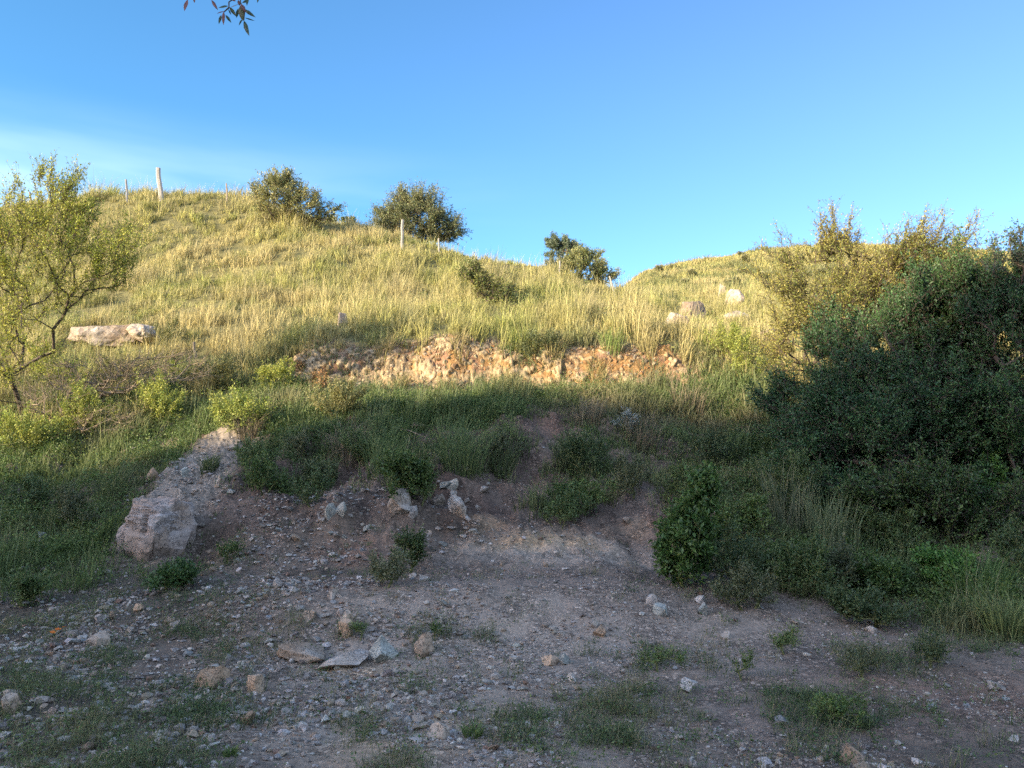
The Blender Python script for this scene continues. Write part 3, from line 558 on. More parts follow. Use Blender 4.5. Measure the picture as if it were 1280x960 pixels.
ST = [
 (372, 815, 92, 17, M_ROCKW, 'large flat pale slab with ochre edge set in the dirt', 31, dict(depth=.75, sink=.6, yaw=-.45)),
 (430, 826, 70, 11, M_ROCK, 'smaller flat grey slab touching the right end of the large ochre-edged slab', 33, dict(depth=.8, sink=.5, yaw=.3)),
 (476, 814, 42, 30, M_ROCKG, 'wedge-shaped grey-green stone between the flat slab and the ochre block', 35, {}),
 (528, 811, 28, 28, M_ROCKW, 'upright ochre-based block right of the wedge-shaped grey-green stone', 36, {}),
 (262, 851, 36, 24, M_ROCKW, 'rounded brownish stone left of a small cream block', 37, {}),
 (320, 858, 24, 22, M_ROCKW, 'small cream block stone right of the rounded brownish stone', 38, {}),
 (308, 899, 22, 15, M_ROCKW, 'cream and orange stone at the near edge of the gravel by the weeds', 39, {}),
 (122, 801, 38, 20, M_ROCK, 'flat grey stone like a lopsided plate on the left rubble', 40, dict(depth=.7)),
 (126, 773, 15, 16, M_ROCK, 'small white angular stone just behind the flat grey plate stone', 41, {}),
 (172, 760, 13, 13, M_ROCKW, 'small orange-brown round stone below the big boulder', 42, {}),
 (860, 859, 30, 14, M_ROCK, 'pale flattish stone lying alone in the foreground weeds', 43, {}),
 (750, 790, 18, 12, M_ROCKW, 'reddish flat stone on the centre gravel fan', 44, {}),
 (742, 781, 12, 11, M_ROCK, 'small white stone touching the reddish flat one', 45, {}),
 (715, 849, 12, 10, M_ROCK, 'small white pebble-like stone alone on bare centre dirt', 46, {}),
 (908, 795, 15, 9, M_ROCK, 'small smooth grey stone on the dirt right of the leafy bush', 47, {}),
 (876, 750, 16, 14, M_ROCK, 'upper pale stone of the pair at the foot of the leafy bush', 48, {}),
 (880, 764, 18, 14, M_ROCKG, 'lower grey stone of the pair at the foot of the leafy bush', 49, {}),
 (815, 752, 20, 15, M_ROCK, 'pale angular stone left of the leafy bush foot', 50, {}),
 (826, 764, 22, 13, M_ROCKG, 'dull grey stone in front of the pale one left of the bush', 51, {}),
 (1245, 858, 20, 9, M_ROCK, 'white flat stone on the brown dirt at far right', 52, {}),
 (565, 606, 20, 14, M_ROCKG, 'grey-green cube stone under the green tuft high on the bank', 53, {}),
 (500, 628, 34, 26, M_ROCK, 'pale broken outcrop under the hanging grass of the bank', 54, dict(sink=.7, rough=.14)),
 (516, 640, 24, 18, M_ROCK, 'small pale block at the right foot of the pale outcrop', 55, dict(rough=.1, sink=.7)),
 (548, 626, 20, 14, M_ROCKD, 'brownish weathered block right of the pale outcrop', 56, dict(rough=.1, sink=.7)),
 (570, 632, 26, 22, M_ROCK, 'lumpy whitish block beside the brownish weathered block', 57, dict(rough=.12, sink=.7)),
 (411, 640, 18, 18, M_ROCKG, 'left one of two upright greenish blocks in the bank', 58, dict(sink=.6)),
 (426, 638, 16, 17, M_ROCKG, 'right one of two upright greenish blocks in the bank', 59, dict(sink=.6)),
 (545, 916, 36, 26, M_ROCK, 'pale bluish flat slab flush with the dirt in the foreground', 60, dict(sink=.7)),
 (1068, 945, 34, 18, M_ROCKW, 'yellowish flat stone at the bottom edge by the weeds', 61, dict(sink=.5)),
 (10, 880, 26, 34, M_ROCKW, 'brown standing stone cut by the left edge of the frame', 62, {}),
 (433, 786, 20, 24, M_ROCKW, 'cream upright stone behind the wedge-shaped stone', 63, {}),
 (434, 772, 17, 12, M_ROCK, 'white block perched behind the cream upright stone', 64, {}),
 (416, 743, 16, 12, M_ROCK, 'whitish stone at the foot of the reddish bank', 65, {}),
 (388, 772, 20, 12, M_ROCKW, 'tan rounded stone behind the large flat slab', 66, {}),
 (346, 730, 14, 14, M_ROCK, 'white stone on the rubble right of the boulder', 67, {}),
 (140, 770, 10, 10, M_ROCKW, 'tiny tan stone right of the small white angular one', 68, {}),
 (12, 868, 20, 12, M_ROCK, 'white stone above the brown standing stone at left edge', 69, {}),
 (690, 826, 30, 12, M_ROCKW, 'low brown stone half buried in the centre dirt', 70, dict(sink=.5)),
 (706, 826, 16, 14, M_ROCKG, 'blue-grey stone at the right end of the low brown one', 71, {}),
 (275, 600, 14, 14, M_ROCK, 'pale stone on the left flank of the gravelly spur', 72, {}),
 (190, 594, 20, 14, M_ROCKW, 'cream stone on the crest of the gravelly spur', 73, {}),
 (230, 592, 12, 12, M_ROCKG, 'bluish stone on top of the gravelly spur', 74, {}),
 (176, 626, 14, 9, M_ROCK, 'white chip stone just above the boulder top', 75, {}),
 (290, 560, 14, 9, M_ROCK, 'grey stone at the upper end of the gravelly spur', 76, {}),
 (52, 672, 18, 16, M_ROCKG, 'greenish stone in the grass left of the boulder', 77, {}),
 (785, 650, 14, 10, M_ROCK, 'whitish stone above the ochre patch of the bank', 78, {}),
 (904, 637, 22, 12, M_ROCK, 'pale stone lying in the weeds right of the leafy bush top', 79, {}),
 (520, 533, 22, 10, M_ROCKW, 'pinkish flat stone on the bare patch behind the hanging grass', 80, {}),
 (1092, 788, 18, 10, M_ROCK, 'white flat stone in the weeds at the thicket foot', 81, {}),
]
for i, (u, v, w, h, m, lab, sd_, kw) in enumerate(ST): stone('stone', u, v, w, h, m, lab, sd_, **kw)
HR = [
 (128, 420, 86, 19, M_ROCKH, 'larger left half of the pale cracked boulder below the hillside grass', 95, dict(sink=.5, depth=.6, planes=-3, rough=.16)),
 (175, 421, 42, 15, M_ROCKH, 'smaller right half of the pale cracked boulder below the hillside grass', 92, dict(sink=.5, depth=.8, planes=-3, rough=.16)),
 (429, 396, 15, 17, M_ROCKH, 'small pinkish upright rock alone in the hillside grass', 93, {}),
 (848, 398, 32, 14, M_ROCKH, 'low pale rock left of the rounded brown rock on the hill', 94, {}),
 (868, 384, 32, 20, M_ROCKD, 'rounded brown rock half hidden in the grass above a low pale one', 95, dict(planes=0, rough=.16)),
 (921, 394, 32, 14, M_ROCKH, 'low pale rock right of the rounded brown rock on the hill', 96, {}),
 (962, 416, 34, 18, M_ROCKD, 'brownish rock beside the thicket edge on the hill', 97, {}),
 (918, 372, 26, 18, M_ROCKH, 'pale outcrop on the far slope above the low rocks', 98, dict(planes=1, rough=.14)),
 (903, 362, 12, 18, M_ROCKH, 'narrow pale outcrop on the far slope', 99, {}),
]
for (u, v, w, h, m, lab, sd_, kw) in HR:
    g = G(u, v + h * .5 + 6); o = stone('boulder', u, v, w, h * 1.25, m, lab, sd_, cat='boulder', g=g, **kw); o.location.z += .20 if u < 200 else .08
# more stones lying about: copies of a few shapes, told apart only by where they lie
SM = []
for k in range(16):
    v_, f_ = rock_shape(3, 300 + k, 9 + k % 5, (1, RNG.uniform(.65, 1), RNG.uniform(.45, .85)), .06)
    SM.append(mesh_from('stone', v_, None, f_, None, False, [M_ROCK, M_ROCKG, M_ROCK, M_ROCKW][k % 4]))
def stones_zone(n, u0, u1, v0, v1, px0, px1, label, group, seed, y0=3.3, mats=None):
    rg = np.random.default_rng(seed); c = 0
    while c < n:
        u = rg.uniform(u0, u1); v = rg.uniform(v0, v1); g = G(u, v, y0)
        if vnoise(np.array([g[0] * 1.5]), np.array([g[1] * 1.5]), seed)[0] < -.25: continue
        s = rg.uniform(px0, px1) ** 1.0 * g[1] / F / 2 * (.8 if rg.uniform() < .6 else 1.15)
        o = bpy.data.objects.new('stone', SM[rg.integers(0, 16)]); col.objects.link(o)
        o.location = (g[0], g[1] + (s * .4 if g[1] > 13 else 0), g[2] + s * (.12 if g[1] < 13 else -.05)); o.scale = (s, s, s); o.rotation_euler = (rg.normal(0, .25), rg.normal(0, .25), rg.uniform(0, 6.28))
        o['label'] = label; o['category'] = 'stone'; o['group'] = group; c += 1
stones_zone(62, 0, 330, 680, 850, 7, 15, 'one of the pale angular stones scattered over the rubble at far left', 'loose stones on the left rubble', 501)
stones_zone(36, 330, 560, 670, 830, 7, 14, 'one of the pale angular stones below the reddish centre-left bank', 'loose stones below the bank', 502)
stones_zone(22, 560, 850, 700, 840, 6, 11, 'one of the small stones lying on the central gravel fan', 'loose stones on the gravel fan', 503)
stones_zone(22, 165, 300, 560, 640, 6, 12, 'one of the small stones on the gravelly spur above the boulder', 'stones on the spur', 504)
stones_zone(26, 360, 640, 590, 680, 7, 16, 'one of the broken stones sticking out of the shaded bank', 'stones in the shaded bank', 505)
stones_zone(10, 900, 1250, 780, 930, 5, 10, 'one of the small white stones on the dirt at right', 'stones on the right dirt', 506)
stones_zone(14, 280, 700, 860, 950, 6, 12, 'one of the small stones half set in the foreground dirt', 'stones in the foreground dirt', 507)
for k in range(16): SM[k] = mesh_from('stone', rock_shape(3, 400 + k, 12, (1, .8, .9), .10)[0], None, ICO[3][1], None, False, M_CREAM if k % 3 else M_ROCKH)
stones_zone(42, 440, 660, 434, 488, 5, 11, 'one of the cream blocks packed in the sunlit cut face', 'cream blocks in the cut face', 508, 13.5)
stones_zone(14, 700, 850, 432, 450, 5, 10, 'one of the pale blocks in the orange cut face right of the gap', 'pale blocks in the orange cut', 509, 13.5)

# ------------------------------------------------------------------ trees and shrubs
def skeleton(base, tips, rng, step=.25, r_tip=.004, droop=.0, pw=2.3):
    tips = tips[np.argsort(np.linalg.norm(tips - base, axis=1))]
    nodes = [np.array(base, float)]; par = [-1]; dist = [0.]
    NP = np.zeros((len(tips) * 14 + 10, 3)); ND = np.zeros(len(NP)); NP[0] = base; cnt = 1; tipn = []
    for tp in tips:
        d = np.linalg.norm(NP[:cnt] - tp, axis=1); dd = d + .30 * ND[:cnt] + 3. * np.maximum(NP[:cnt, 2] - tp[2], 0)
        j = int(np.argmin(dd)); L = d[j]; k = max(1, min(10, int(L / step))); p0 = NP[j].copy(); last = j
        ctrl = (p0 + tp) / 2 + rng.normal(0, .09, 3) * L + np.array([0, 0, .08 * L])
        for q in range(1, k + 1):
            s = q / k; p = (1 - s) ** 2 * p0 + 2 * s * (1 - s) * ctrl + s * s * tp
            if cnt >= len(NP): break
            NP[cnt] = p; ND[cnt] = ND[last] + np.linalg.norm(p - NP[last]); par.append(last); last = cnt; cnt += 1
        tipn.append(last)
    par = np.array(par); r = np.zeros(cnt); 
    for j in tipn: r[j] += r_tip ** pw
    for j in range(cnt - 1, 0, -1):
        if r[j] == 0: r[j] = r_tip ** pw
        r[par[j]] += r[j]
    return NP[:cnt], par, r ** (1 / pw), np.array(tipn)
def ell_tips(ells, rng, shell=.5):
    out = []
    for c, r, n in ells:
        d = rdir(n, rng); s = rng.uniform(0, 1, n) ** (1 / 3) * (1 - shell) + shell * rng.uniform(.75, 1.0, n)
        out.append(np.array(c) + d * s[:, None] * np.array(r))
    return np.concatenate(out)
def foliage(tips, center, rng, ntw, Ltw, nl, L, wr, colA, colB, spread=.9, up=.15, out=.9, gap=None):
    n = len(tips); k = np.repeat(np.arange(n), ntw); m = len(k)
    d = unit(unit(tips - center)[k] * out + spread * rng.normal(0, .6, (m, 3)) + np.array([0, 0, up]))
    ln = Ltw * rng.uniform(.5, 1.3, m); p0 = tips[k] - d * (ln * .25)[:, None]; p1 = p0 + d * ln[:, None]
    kk = np.repeat(np.arange(m), nl); q = len(kk); t = rng.uniform(0, 1, q) ** .9
    pos = p0[kk] + (p1 - p0)[kk] * t[:, None] + rng.normal(0, 1, (q, 3)) * (L * .5)
    ld = unit(d[kk] * .7 + rng.normal(0, .7, (q, 3))); nr = unit(np.array([0, 0, .8]) + .8 * rng.normal(0, 1, (q, 3)))
    cl = rng.uniform(0, 1, n)[k][kk] * .6 + rng.uniform(0, 1, q) * .4
    cl = np.clip(cl + .55 * vnoise3(pos * 1.7, 77), 0, 1); c = vary(np.asarray(colA) * (1 - cl[:, None]) + np.asarray(colB) * cl[:, None], q, .08, .18, rng)
    LL = L * rng.uniform(.6, 1.3, q)
    return leaf_arrays(pos, ld, nr, LL, LL * wr, c), (p0, p1)
def plant(name, label, cat, base, ells, seed, ntw=3, Ltw=.25, nl=14, L=.04, wr=.5, colA=(.1, .14, .03), colB=(.2, .22, .05), r_tip=.004, shell=.4, bark=None, group=None,
          spread=.9, up=.15, out=.9, lift=.25, names=('trunk', 'crown'), twigs=True, extra=None, jit=0, shoots=0., shoot_len=.4, tone=0.):
    rng = np.random.default_rng(seed)
    if jit: ells = scatter_ells(ells, rng, jit)
    tips = ell_tips(ells, rng, shell)
    hz = gz(tips[:, 0], tips[:, 1]) + .06; tips = tips[tips[:, 2] > hz]
    base = np.array(base, float)
    root = link(name, None, label=label, cat=cat, group=group, loc=base)
    N_, par, r, tn = skeleton(base + [0, 0, -.1], tips if extra is None else np.vstack([tips, extra]), rng, r_tip=r_tip)
    cen = base * .5 + tips.mean(0) * .5; cen[2] -= lift
    tl = tips
    if shoots:
        o_ = unit((tips - cen) * [1, 1, 1.1]); far = np.linalg.norm((tips - cen) / (tips.std(0) + 1e-6), axis=1); k_ = rng.choice(len(tips), max(2, int(len(tips) * shoots)), replace=False, p=far ** 3 / (far ** 3).sum())
        sd = unit(o_[k_] + .35 * rng.normal(0, 1, (len(k_), 3)) + [0, 0, .25]); sl_ = shoot_len * rng.uniform(.4, 1.3, len(k_)); S0 = tips[k_]; S1 = S0 + sd * sl_[:, None]
        tl = np.vstack([tips] + [S0 + (S1 - S0) * q for q in (.25, .5, .75, 1.)])
    (LV, LC), (t0, t1) = foliage(tl, cen, rng, ntw, Ltw, nl, L, wr, colA, colB, spread, up, out)
    a, b = N_[par[1:]], N_[1:]; ra, rb = r[par[1:]], r[1:]; rb = np.maximum(rb, r_tip * .8); ra = np.minimum(ra, rb * 1.6)
    if shoots: a = np.vstack([a, S0]); b = np.vstack([b, S1]); ra = np.concatenate([ra, np.full(len(S0), r_tip)]); rb = np.concatenate([rb, np.full(len(S0), r_tip * .5)])
    if twigs: a = np.vstack([a, t0]); b = np.vstack([b, t1]); ra = np.concatenate([ra, np.full(len(t0), r_tip * .7)]); rb = np.concatenate([rb, np.full(len(t0), r_tip * .35)])
    link(names[0], tubes_mesh(names[0], a - base, b - base, ra, rb, bark or M_BARK), root)
    if nl: link(names[1], leaves_mesh(names[1], LV - base, LC), root)
    return root
def scatter_ells(ells, rng, k=7):
    out = []
    for c, r, n in ells:
        r = np.array(r); out.append((c, r * .70, int(n * .28)))
        for q in range(k):
            d = rdir(1, rng)[0]; f = rng.uniform(.22, .45); out.append((np.array(c) + d * r * rng.uniform(.5, .85), r * f, int(n * .72 / k) + 1))
    return out
def E(u, v, Y, rx, ry, rz, n): return (P(u, v, Y), (rx, ry, rz), n)
YG = (.26, .30, .055); YG2 = (.40, .38, .10)
# left tree
b0 = G(30, 520)
plant('tree', 'airy yellow-green tree with thin bare limbs at the left edge', 'tree', b0,
      [E(-60, 330, 12.4, 1.1, 1.2, 1.2, 60), E(40, 335, 12.4, 1.05, 1.2, .95, 150), E(108, 322, 12.4, .72, .9, .62, 74), E(60, 268, 12.4, .75, .8, .35, 60), E(0, 430, 12.2, .9, .8, .6, 80), E(-90, 430, 12, 1, 1, .8, 20),
       E(78, 238, 12.4, .25, .25, .13, 10), E(50, 222, 12.4, .08, .1, .05, 3), E(138, 335, 12.3, .36, .4, .4, 20)], 1001, ntw=6, Ltw=.38, nl=11, L=.038, wr=.45, colA=(.24, .29, .035), colB=(.46, .45, .08), r_tip=.0026, shell=.25, up=.3, bark=M_BARK, spread=.9, shoots=.12, shoot_len=.35)
g = G(22, 520, 3.2); 
# hilltop shrubs
def hill_shrub(u0, u1, v0, v1, label, seed, Yd=None, cA=(.10, .13, .035), cB=(.20, .21, .06), n=150, tall=.5, ells=None, **k):
    uc = (u0 + u1) / 2; g = G(uc, v1) if Yd is None else None
    Y = g[1] if g is not None else Yd
    kx = Y / F; bx = P(uc, v1, Y); bz = float(gz(bx[:1], np.array([Y]))[0]); base = (bx[0], Y, bz)
    rx = (u1 - u0) / 2 * kx; rz = (v1 - v0) / 2 * kx
    ee = [(P(uc + du * (u1 - u0) / 2, v1 + (v0 - v1) * fv, Y), (rx * fr, rx * fr * .9, rz * fz), int(n * fn * 1.9)) for du, fv, fr, fz, fn in (ells or [(0, .45, .8, .85, .5), (-.45, .35, .5, .6, .2), (.5, .3, .5, .55, .2), (.05, .75, .45, .28, .15)])]
    return plant('shrub', label, 'shrub', base, ee, seed, ntw=4, Ltw=rx * .30, nl=k.pop('nl', 16), L=k.pop('L', .10) * .85, wr=.45, colA=cA, colB=cB, r_tip=.006, jit=0, shoots=.10, shoot_len=rx * .28, names=('branches', 'foliage'), **k)
hill_shrub(312, 412, 222, 287, 'olive thorn shrub with a lopsided feathery crown left on the hilltop', 1010, cA=(.15, .17, .06), cB=(.32, .31, .12), n=150, nl=13, ells=[(-.25, .5, .62, .8, .5), (.35, .38, .55, .6, .3), (-.2, .85, .3, .22, .12), (.9, .30, .25, .35, .08)])
hill_shrub(462, 578, 246, 306, 'dense rounded dark green shrub behind a post on the hilltop', 1011, Yd=36.5, n=300, nl=15, cA=(.11, .14, .055), cB=(.24, .25, .11), ells=[(0, .42, .75, .8, .45), (-.5, .4, .48, .55, .2), (.55, .3, .45, .5, .2), (.0, .8, .42, .22, .15)])
hill_shrub(420, 452, 270, 298, 'low dark scrub filling the gap between the two larger hilltop shrubs', 1012, Yd=38, n=26, nl=12)
hill_shrub(678, 730, 298, 352, 'blue-grey spiky shrub rising behind the bushy olive one', 1013, Yd=30.5, cA=(.10, .14, .08), cB=(.18, .22, .13), n=80, nl=15, L=.09, ells=[(-.1, .5, .8, .8, .6), (-.3, .85, .5, .2, .2), (.5, .8, .4, .2, .1)])
hill_shrub(692, 768, 308, 366, 'bushy olive shrub beside a leaning stick on the hill shoulder', 1014, Yd=29.5, cA=(.15, .18, .06), cB=(.32, .32, .13), n=130, nl=14, L=.09)
hill_shrub(560, 650, 318, 378, 'sparse half-bare shrub sprawling across the middle of the sunlit hill', 1015, cA=(.12, .15, .035), cB=(.22, .23, .06), n=60, nl=10, L=.07, ells=[(.3, .2, .6, .45, .5), (-.4, .6, .3, .3, .25), (-.1, .45, .3, .3, .25)])
# right: thicket
fs = []
for k in range(3):
    fs.append(plant('far_shrub', 'one of the tiny dark scrub bushes dotting the far hill', 'shrub', (0, 0, 500 + 9 * k), [((0, 0, 500.6 + 9 * k), (.8, .7, .5), 34)], 1300 + k, ntw=3, Ltw=.5, nl=7, L=.20, wr=.6, colA=(.12, .13, .06), colB=(.22, .22, .10), names=('branches', 'foliage'), group='scrub on the far hill', jit=3))
rg = np.random.default_rng(66); c_ = 0
while c_ < 46:
    u = rg.uniform(790, 1200); v = rg.uniform(314, 372); g = G(u, v, 36)
    if g[1] > 108 or g[1] < 40: continue
    r_ = fs[c_ % 3]; o = r_ if c_ < 3 else r_.copy()
    if c_ >= 3:
        col.objects.link(o)
        for ch in r_.children: q = ch.copy(); col.objects.link(q); q.parent = o
    f_ = rg.uniform(.25, .75); o.location = [float(q) for q in g]; o.scale = (f_ * 1.2, f_, f_ * .9); o.rotation_euler = (0, 0, rg.uniform(0, 6)); c_ += 1
plant('thorn_bush', 'sunlit yellow-green thorn bush with spiky twigs against the sky, left of the thicket', 'shrub', G(1050, 500), 
      [E(1050, 375, 12.6, 1.15, .9, .60, 300), E(1050, 318, 12.8, .55, .6, .2, 60), E(985, 355, 12.8, .55, .6, .38, 70), E(1120, 345, 12.4, 1.0, .8, .42, 220), E(1000, 430, 12.6, .8, .8, .6, 120), E(1190, 345, 12.0, .6, .6, .3, 90), E(1050, 300, 12.8, .3, .2, .08, 16), E(1140, 316, 12.4, .5, .5, .1, 36)],
      1020, ntw=4, Ltw=.34, nl=14, L=.034, wr=.45, colA=(.19, .22, .045), colB=(.44, .38, .10), names=('branches', 'foliage'), up=.2, shell=.3, jit=6, shoots=.10, shoot_len=.55)
plant('dark_shrub', 'huge dense dark green shrub filling the middle of the right thicket', 'shrub', G(1120, 640), 
      [E(1110, 455, 10.6, 1.15, .9, .85, 640), E(1040, 540, 10.3, .95, .8, .75, 430), E(1140, 570, 9.8, 1.1, .8, .9, 500), E(1150, 392, 10.7, .6, .7, .36, 130), E(1000, 510, 11.0, .6, .6, .55, 130), E(1060, 625, 9.6, .8, .5, .45, 200), E(1170, 640, 9.5, .9, .5, .5, 200), E(1000, 570, 10.4, .6, .5, .5, 130)],
      1021, ntw=4, Ltw=.32, nl=19, L=.038, wr=.5, colA=(.035, .095, .035), colB=(.085, .165, .05), names=('branches', 'foliage'), shell=.5, jit=11, shoots=.07, shoot_len=.35)
plant('dark_shrub', 'tall dark green shrub at the right edge, top of the thicket', 'shrub', G(1270, 640), 
      [E(1250, 450, 10.2, 1.15, 1., 1.05, 640), E(1340, 480, 10, 1.3, 1, 1.5, 330), E(1230, 380, 10.3, .8, .7, .42, 240), E(1240, 560, 9.6, 1.0, .7, .9, 420), E(1285, 355, 10.2, .5, .5, .38, 90)],
      1022, ntw=4, Ltw=.32, nl=19, L=.038, wr=.5, colA=(.035, .095, .036), colB=(.09, .17, .05), names=('branches', 'foliage'), shell=.5, jit=11, shoots=.08, shoot_len=.4)
plant('shrub', 'thin blue-green sapling top poking above the thicket at the right edge', 'shrub', G(1300, 640), 
      [E(1282, 305, 9.6, .33, .3, .26, 34), E(1262, 330, 9.6, .3, .3, .15, 16), E(1300, 380, 9.6, .4, .3, .5, 30)], 1023, ntw=3, Ltw=.2, nl=12, L=.035, colA=(.05, .085, .05), colB=(.10, .14, .08), names=('branches', 'foliage'))
plant('shrub', 'low dark shrub with bare twigs under the right thicket', 'shrub', G(1190, 680), 
      [E(1170, 655, 8.9, 1.3, .5, .45, 300), E(1290, 650, 8.8, .8, .5, .6, 200)], 1024, jit=6, shoots=.1, shoot_len=.3, ntw=4, Ltw=.26, nl=16, L=.040, wr=.5, colA=(.055, .10, .03), colB=(.11, .17, .045), names=('branches', 'foliage'))
# leafy bushes and herbs on the bank
def herb(label, u, v, wpx, hpx, seed, name='weed', cat='weed', n=40, nl=14, L=.04, cA=(.07, .12, .03), cB=(.14, .20, .05), wr=.5, group=None, ntw=2, Ltw=.12, y0=3.2, **k):
    g = G(u, v + hpx / 2, y0); kx = g[1] / F; rx = wpx / 2 * kx; rz = hpx / 2 * kx * (.72 if v > 770 else 1.)
    if v > 770: rx *= 1.15; L = min(L, .019); n = int(n * 1.2)
    c = np.array([g[0], g[1] + .05, g[2] + rz])
    rg = np.random.default_rng(seed + 5); el = [(c - [0, 0, rz * .25], (rx * .75, min(rx, .4) * .8, rz * .75), n // 2)]
    for q in range(4): el.append((c + np.array([rg.uniform(-.6, .6) * rx, rg.uniform(-.3, .3) * min(rx, .5), rg.uniform(-.3, .5) * rz]), (rx * rg.uniform(.25, .5), min(rx, .5) * .4, rz * rg.uniform(.35, .6)), n // 6))
    return plant(name, label, cat, g, el, seed, ntw=ntw, Ltw=Ltw, nl=nl, L=L, wr=wr, colA=cA, colB=cB, r_tip=.0022, names=('stems', 'leaves'), bark=M_STEM, group=group, shell=.2, up=.5, lift=.1, **k)
herb('upright leafy green bush at the right foot of the bare bank', 858, 664, 92, 142, 1101, 'leafy_bush', 'bush', n=190, nl=20, L=.05, cA=(.06, .12, .03), cB=(.13, .21, .05))
herb('small round dark bush growing alone on the shaded bank face', 510, 690, 54, 50, 1102, 'small_bush', 'bush', n=60, nl=18, L=.03, cA=(.055, .085, .03), cB=(.09, .13, .04))
herb('hanging leafy clump on the bank left of the arching tussock', 500, 595, 60, 70, 1103, n=70, nl=18)
herb('leafy weed clump draping under the arching tussock', 525, 600, 44, 60, 1104, n=50, nl=18)
herb('dark leafy weed spreading right of the soil gully', 725, 620, 90, 44, 1105, n=80, nl=16, L=.032)
herb('silver-leaved plant standing in the grass of the upper bank', 783, 526, 34, 36, 1106, 'silver_plant', 'plant', n=36, nl=16, L=.03, cA=(.26, .30, .27), cB=(.38, .42, .39))
herb('dense green weed mat at the foot of the big boulder', 215, 722, 90, 34, 1107, n=80, nl=18, L=.036, cA=(.05, .10, .03), cB=(.10, .17, .045))
herb('bright yellow-green bushy plant catching the sun left of the cut', 343, 468, 56, 46, 1108, 'sunlit_bush', 'bush', n=70, nl=18, L=.035, cA=(.26, .30, .05), cB=(.40, .42, .09), y0=11)
herb('small yellow-green sprig in the sun below the cracked boulder', 215, 462, 24, 30, 1109, n=22, nl=14, cA=(.24, .30, .05), cB=(.38, .42, .08), y0=11)
herb('round leafy weed in the dirt by the pale foreground stone', 824, 828, 70, 26, 1110, n=46, nl=14, L=.022, Ltw=.07)
herb('spindly dark weed standing alone on the right dirt', 932, 830, 26, 44, 1111, n=18, nl=14, L=.026, Ltw=.07)
herb('low feathery weed left of the spindly dark one', 985, 800, 36, 34, 1112, n=20, nl=12, L=.02, Ltw=.08)
herb('loose green weed at lower right among white pebbles', 1062, 885, 90, 50, 1113, n=60, nl=14, L=.024, Ltw=.08)
herb('small green weed in front of the wedge-shaped stones', 447, 790, 22, 30, 1114, n=16, nl=14, L=.024, Ltw=.06)
herb('low dark weed beside the upright ochre-based block', 542, 790, 44, 20, 1115, n=26, nl=14, L=.022, Ltw=.06)
herb('bright green leafy weed under the thicket at right', 1185, 715, 70, 60, 1116, n=80, nl=18, L=.045, cA=(.09, .20, .04), cB=(.18, .32, .07))
herb('tall leafy weed with drooping leaves before the thicket', 1235, 620, 60, 110, 1117, n=70, nl=16, L=.045, cA=(.08, .18, .035), cB=(.15, .28, .06))
herb('leafy weed clump left of the bright green one under the thicket', 1110, 720, 80, 60, 1118, n=80, nl=18, L=.036, cA=(.07, .13, .03), cB=(.13, .2, .05))
herb('broad weed clump between leafy bush and tall grass', 930, 650, 90, 70, 1119, n=90, nl=18, L=.036)
herb('loose weed on the lower bank right of the leafy bush', 990, 700, 80, 50, 1120, n=60, nl=16, L=.03)
herb('grey-green brush on the bank above the boulder hollow', 400, 590, 60, 44, 1121, n=60, nl=16, L=.03, cA=(.07, .10, .04), cB=(.12, .15, .06))
herb('dark brush left of the reddish bare soil on the bank', 330, 592, 70, 46, 1122, n=70, nl=16, L=.03)
herb('small weed on the rubble below the boulder hollow', 285, 690, 34, 30, 1123, n=24, nl=14, L=.026)
# dry bramble and orange dry ferns
plant('dry_bramble', 'tangle of brown leafless twigs in the sun beside the left tree', 'bramble', G(130, 500, 10.5), [E(120, 470, 13, .9, .7, .35, 170), E(210, 460, 13.4, .8, .6, .3, 110)], 1201, ntw=3, Ltw=.28, nl=2, L=.03, colA=(.20, .19, .07), colB=(.30, .26, .11), r_tip=.0035, names=('twigs', 'leaves'), bark=M_TWIG)
for (u, v, s) in [(400, 478, 1), (372, 462, 2)]:
    herb(['rusty orange dry fern at the left end of the cut', 'smaller rusty dry fern left of the other one'][s - 1], u, v, 30 if s == 1 else 20, 24 if s == 1 else 18, 1210 + s, 'dry_fern', 'fern', n=26, nl=14, L=.04, cA=(.36, .20, .08), cB=(.48, .30, .13), y0=12)
LB = [('yellow-green leafy bush in the sun under the left tree', 60, 470, 90, 60, 0), ('sunlit green shrubby clump right of the left tree foot', 110, 520, 90, 56, 0), ('low sunlit bush below the cracked boulder, left of the twig tangle end', 160, 466, 70, 30, 1),
      ('bright leafy bush among the dry twigs', 200, 505, 80, 50, 0), ('small olive bush in the sun right of the dry twigs', 268, 470, 60, 50, 1), ('sunlit green clump at the bench edge above the spur', 300, 520, 80, 40, 0),
      ('olive weedy clump below the left end of the cut', 420, 505, 80, 36, 1), ('dark shrub growing in the gap of the cut', 672, 436, 62, 52, 2), 
      ('green bushy weed at the left edge in half sun', 20, 545, 80, 44, 0), ('low olive brush on the hillside left of the small upright rock', 380, 414, 34, 14, 1), ('olive clump on the hillside above the cracked boulder', 215, 420, 54, 30, 1),
      ('green bush at the hill foot left of the thicket', 915, 430, 70, 46, 0), ('sunlit yellow bush below the brownish rock by the thicket', 940, 455, 60, 44, 0)]
for i, (lab, u, v, w_, h_, ty) in enumerate(LB):
    ca, cb_ = [((.20, .26, .045), (.40, .42, .09)), ((.17, .18, .06), (.30, .28, .11)), ((.07, .09, .035), (.14, .16, .06))][ty]
    herb(lab, u, v, w_, h_, 1400 + i, 'sunlit_bush' if ty < 2 else 'dark_bush', 'bush', n=int(w_ * 1.1), nl=15, L=.034, cA=ca, cB=cb_, y0=10.5 if v > 440 else 12, Ltw=.2, shoots=.2, shoot_len=.22)
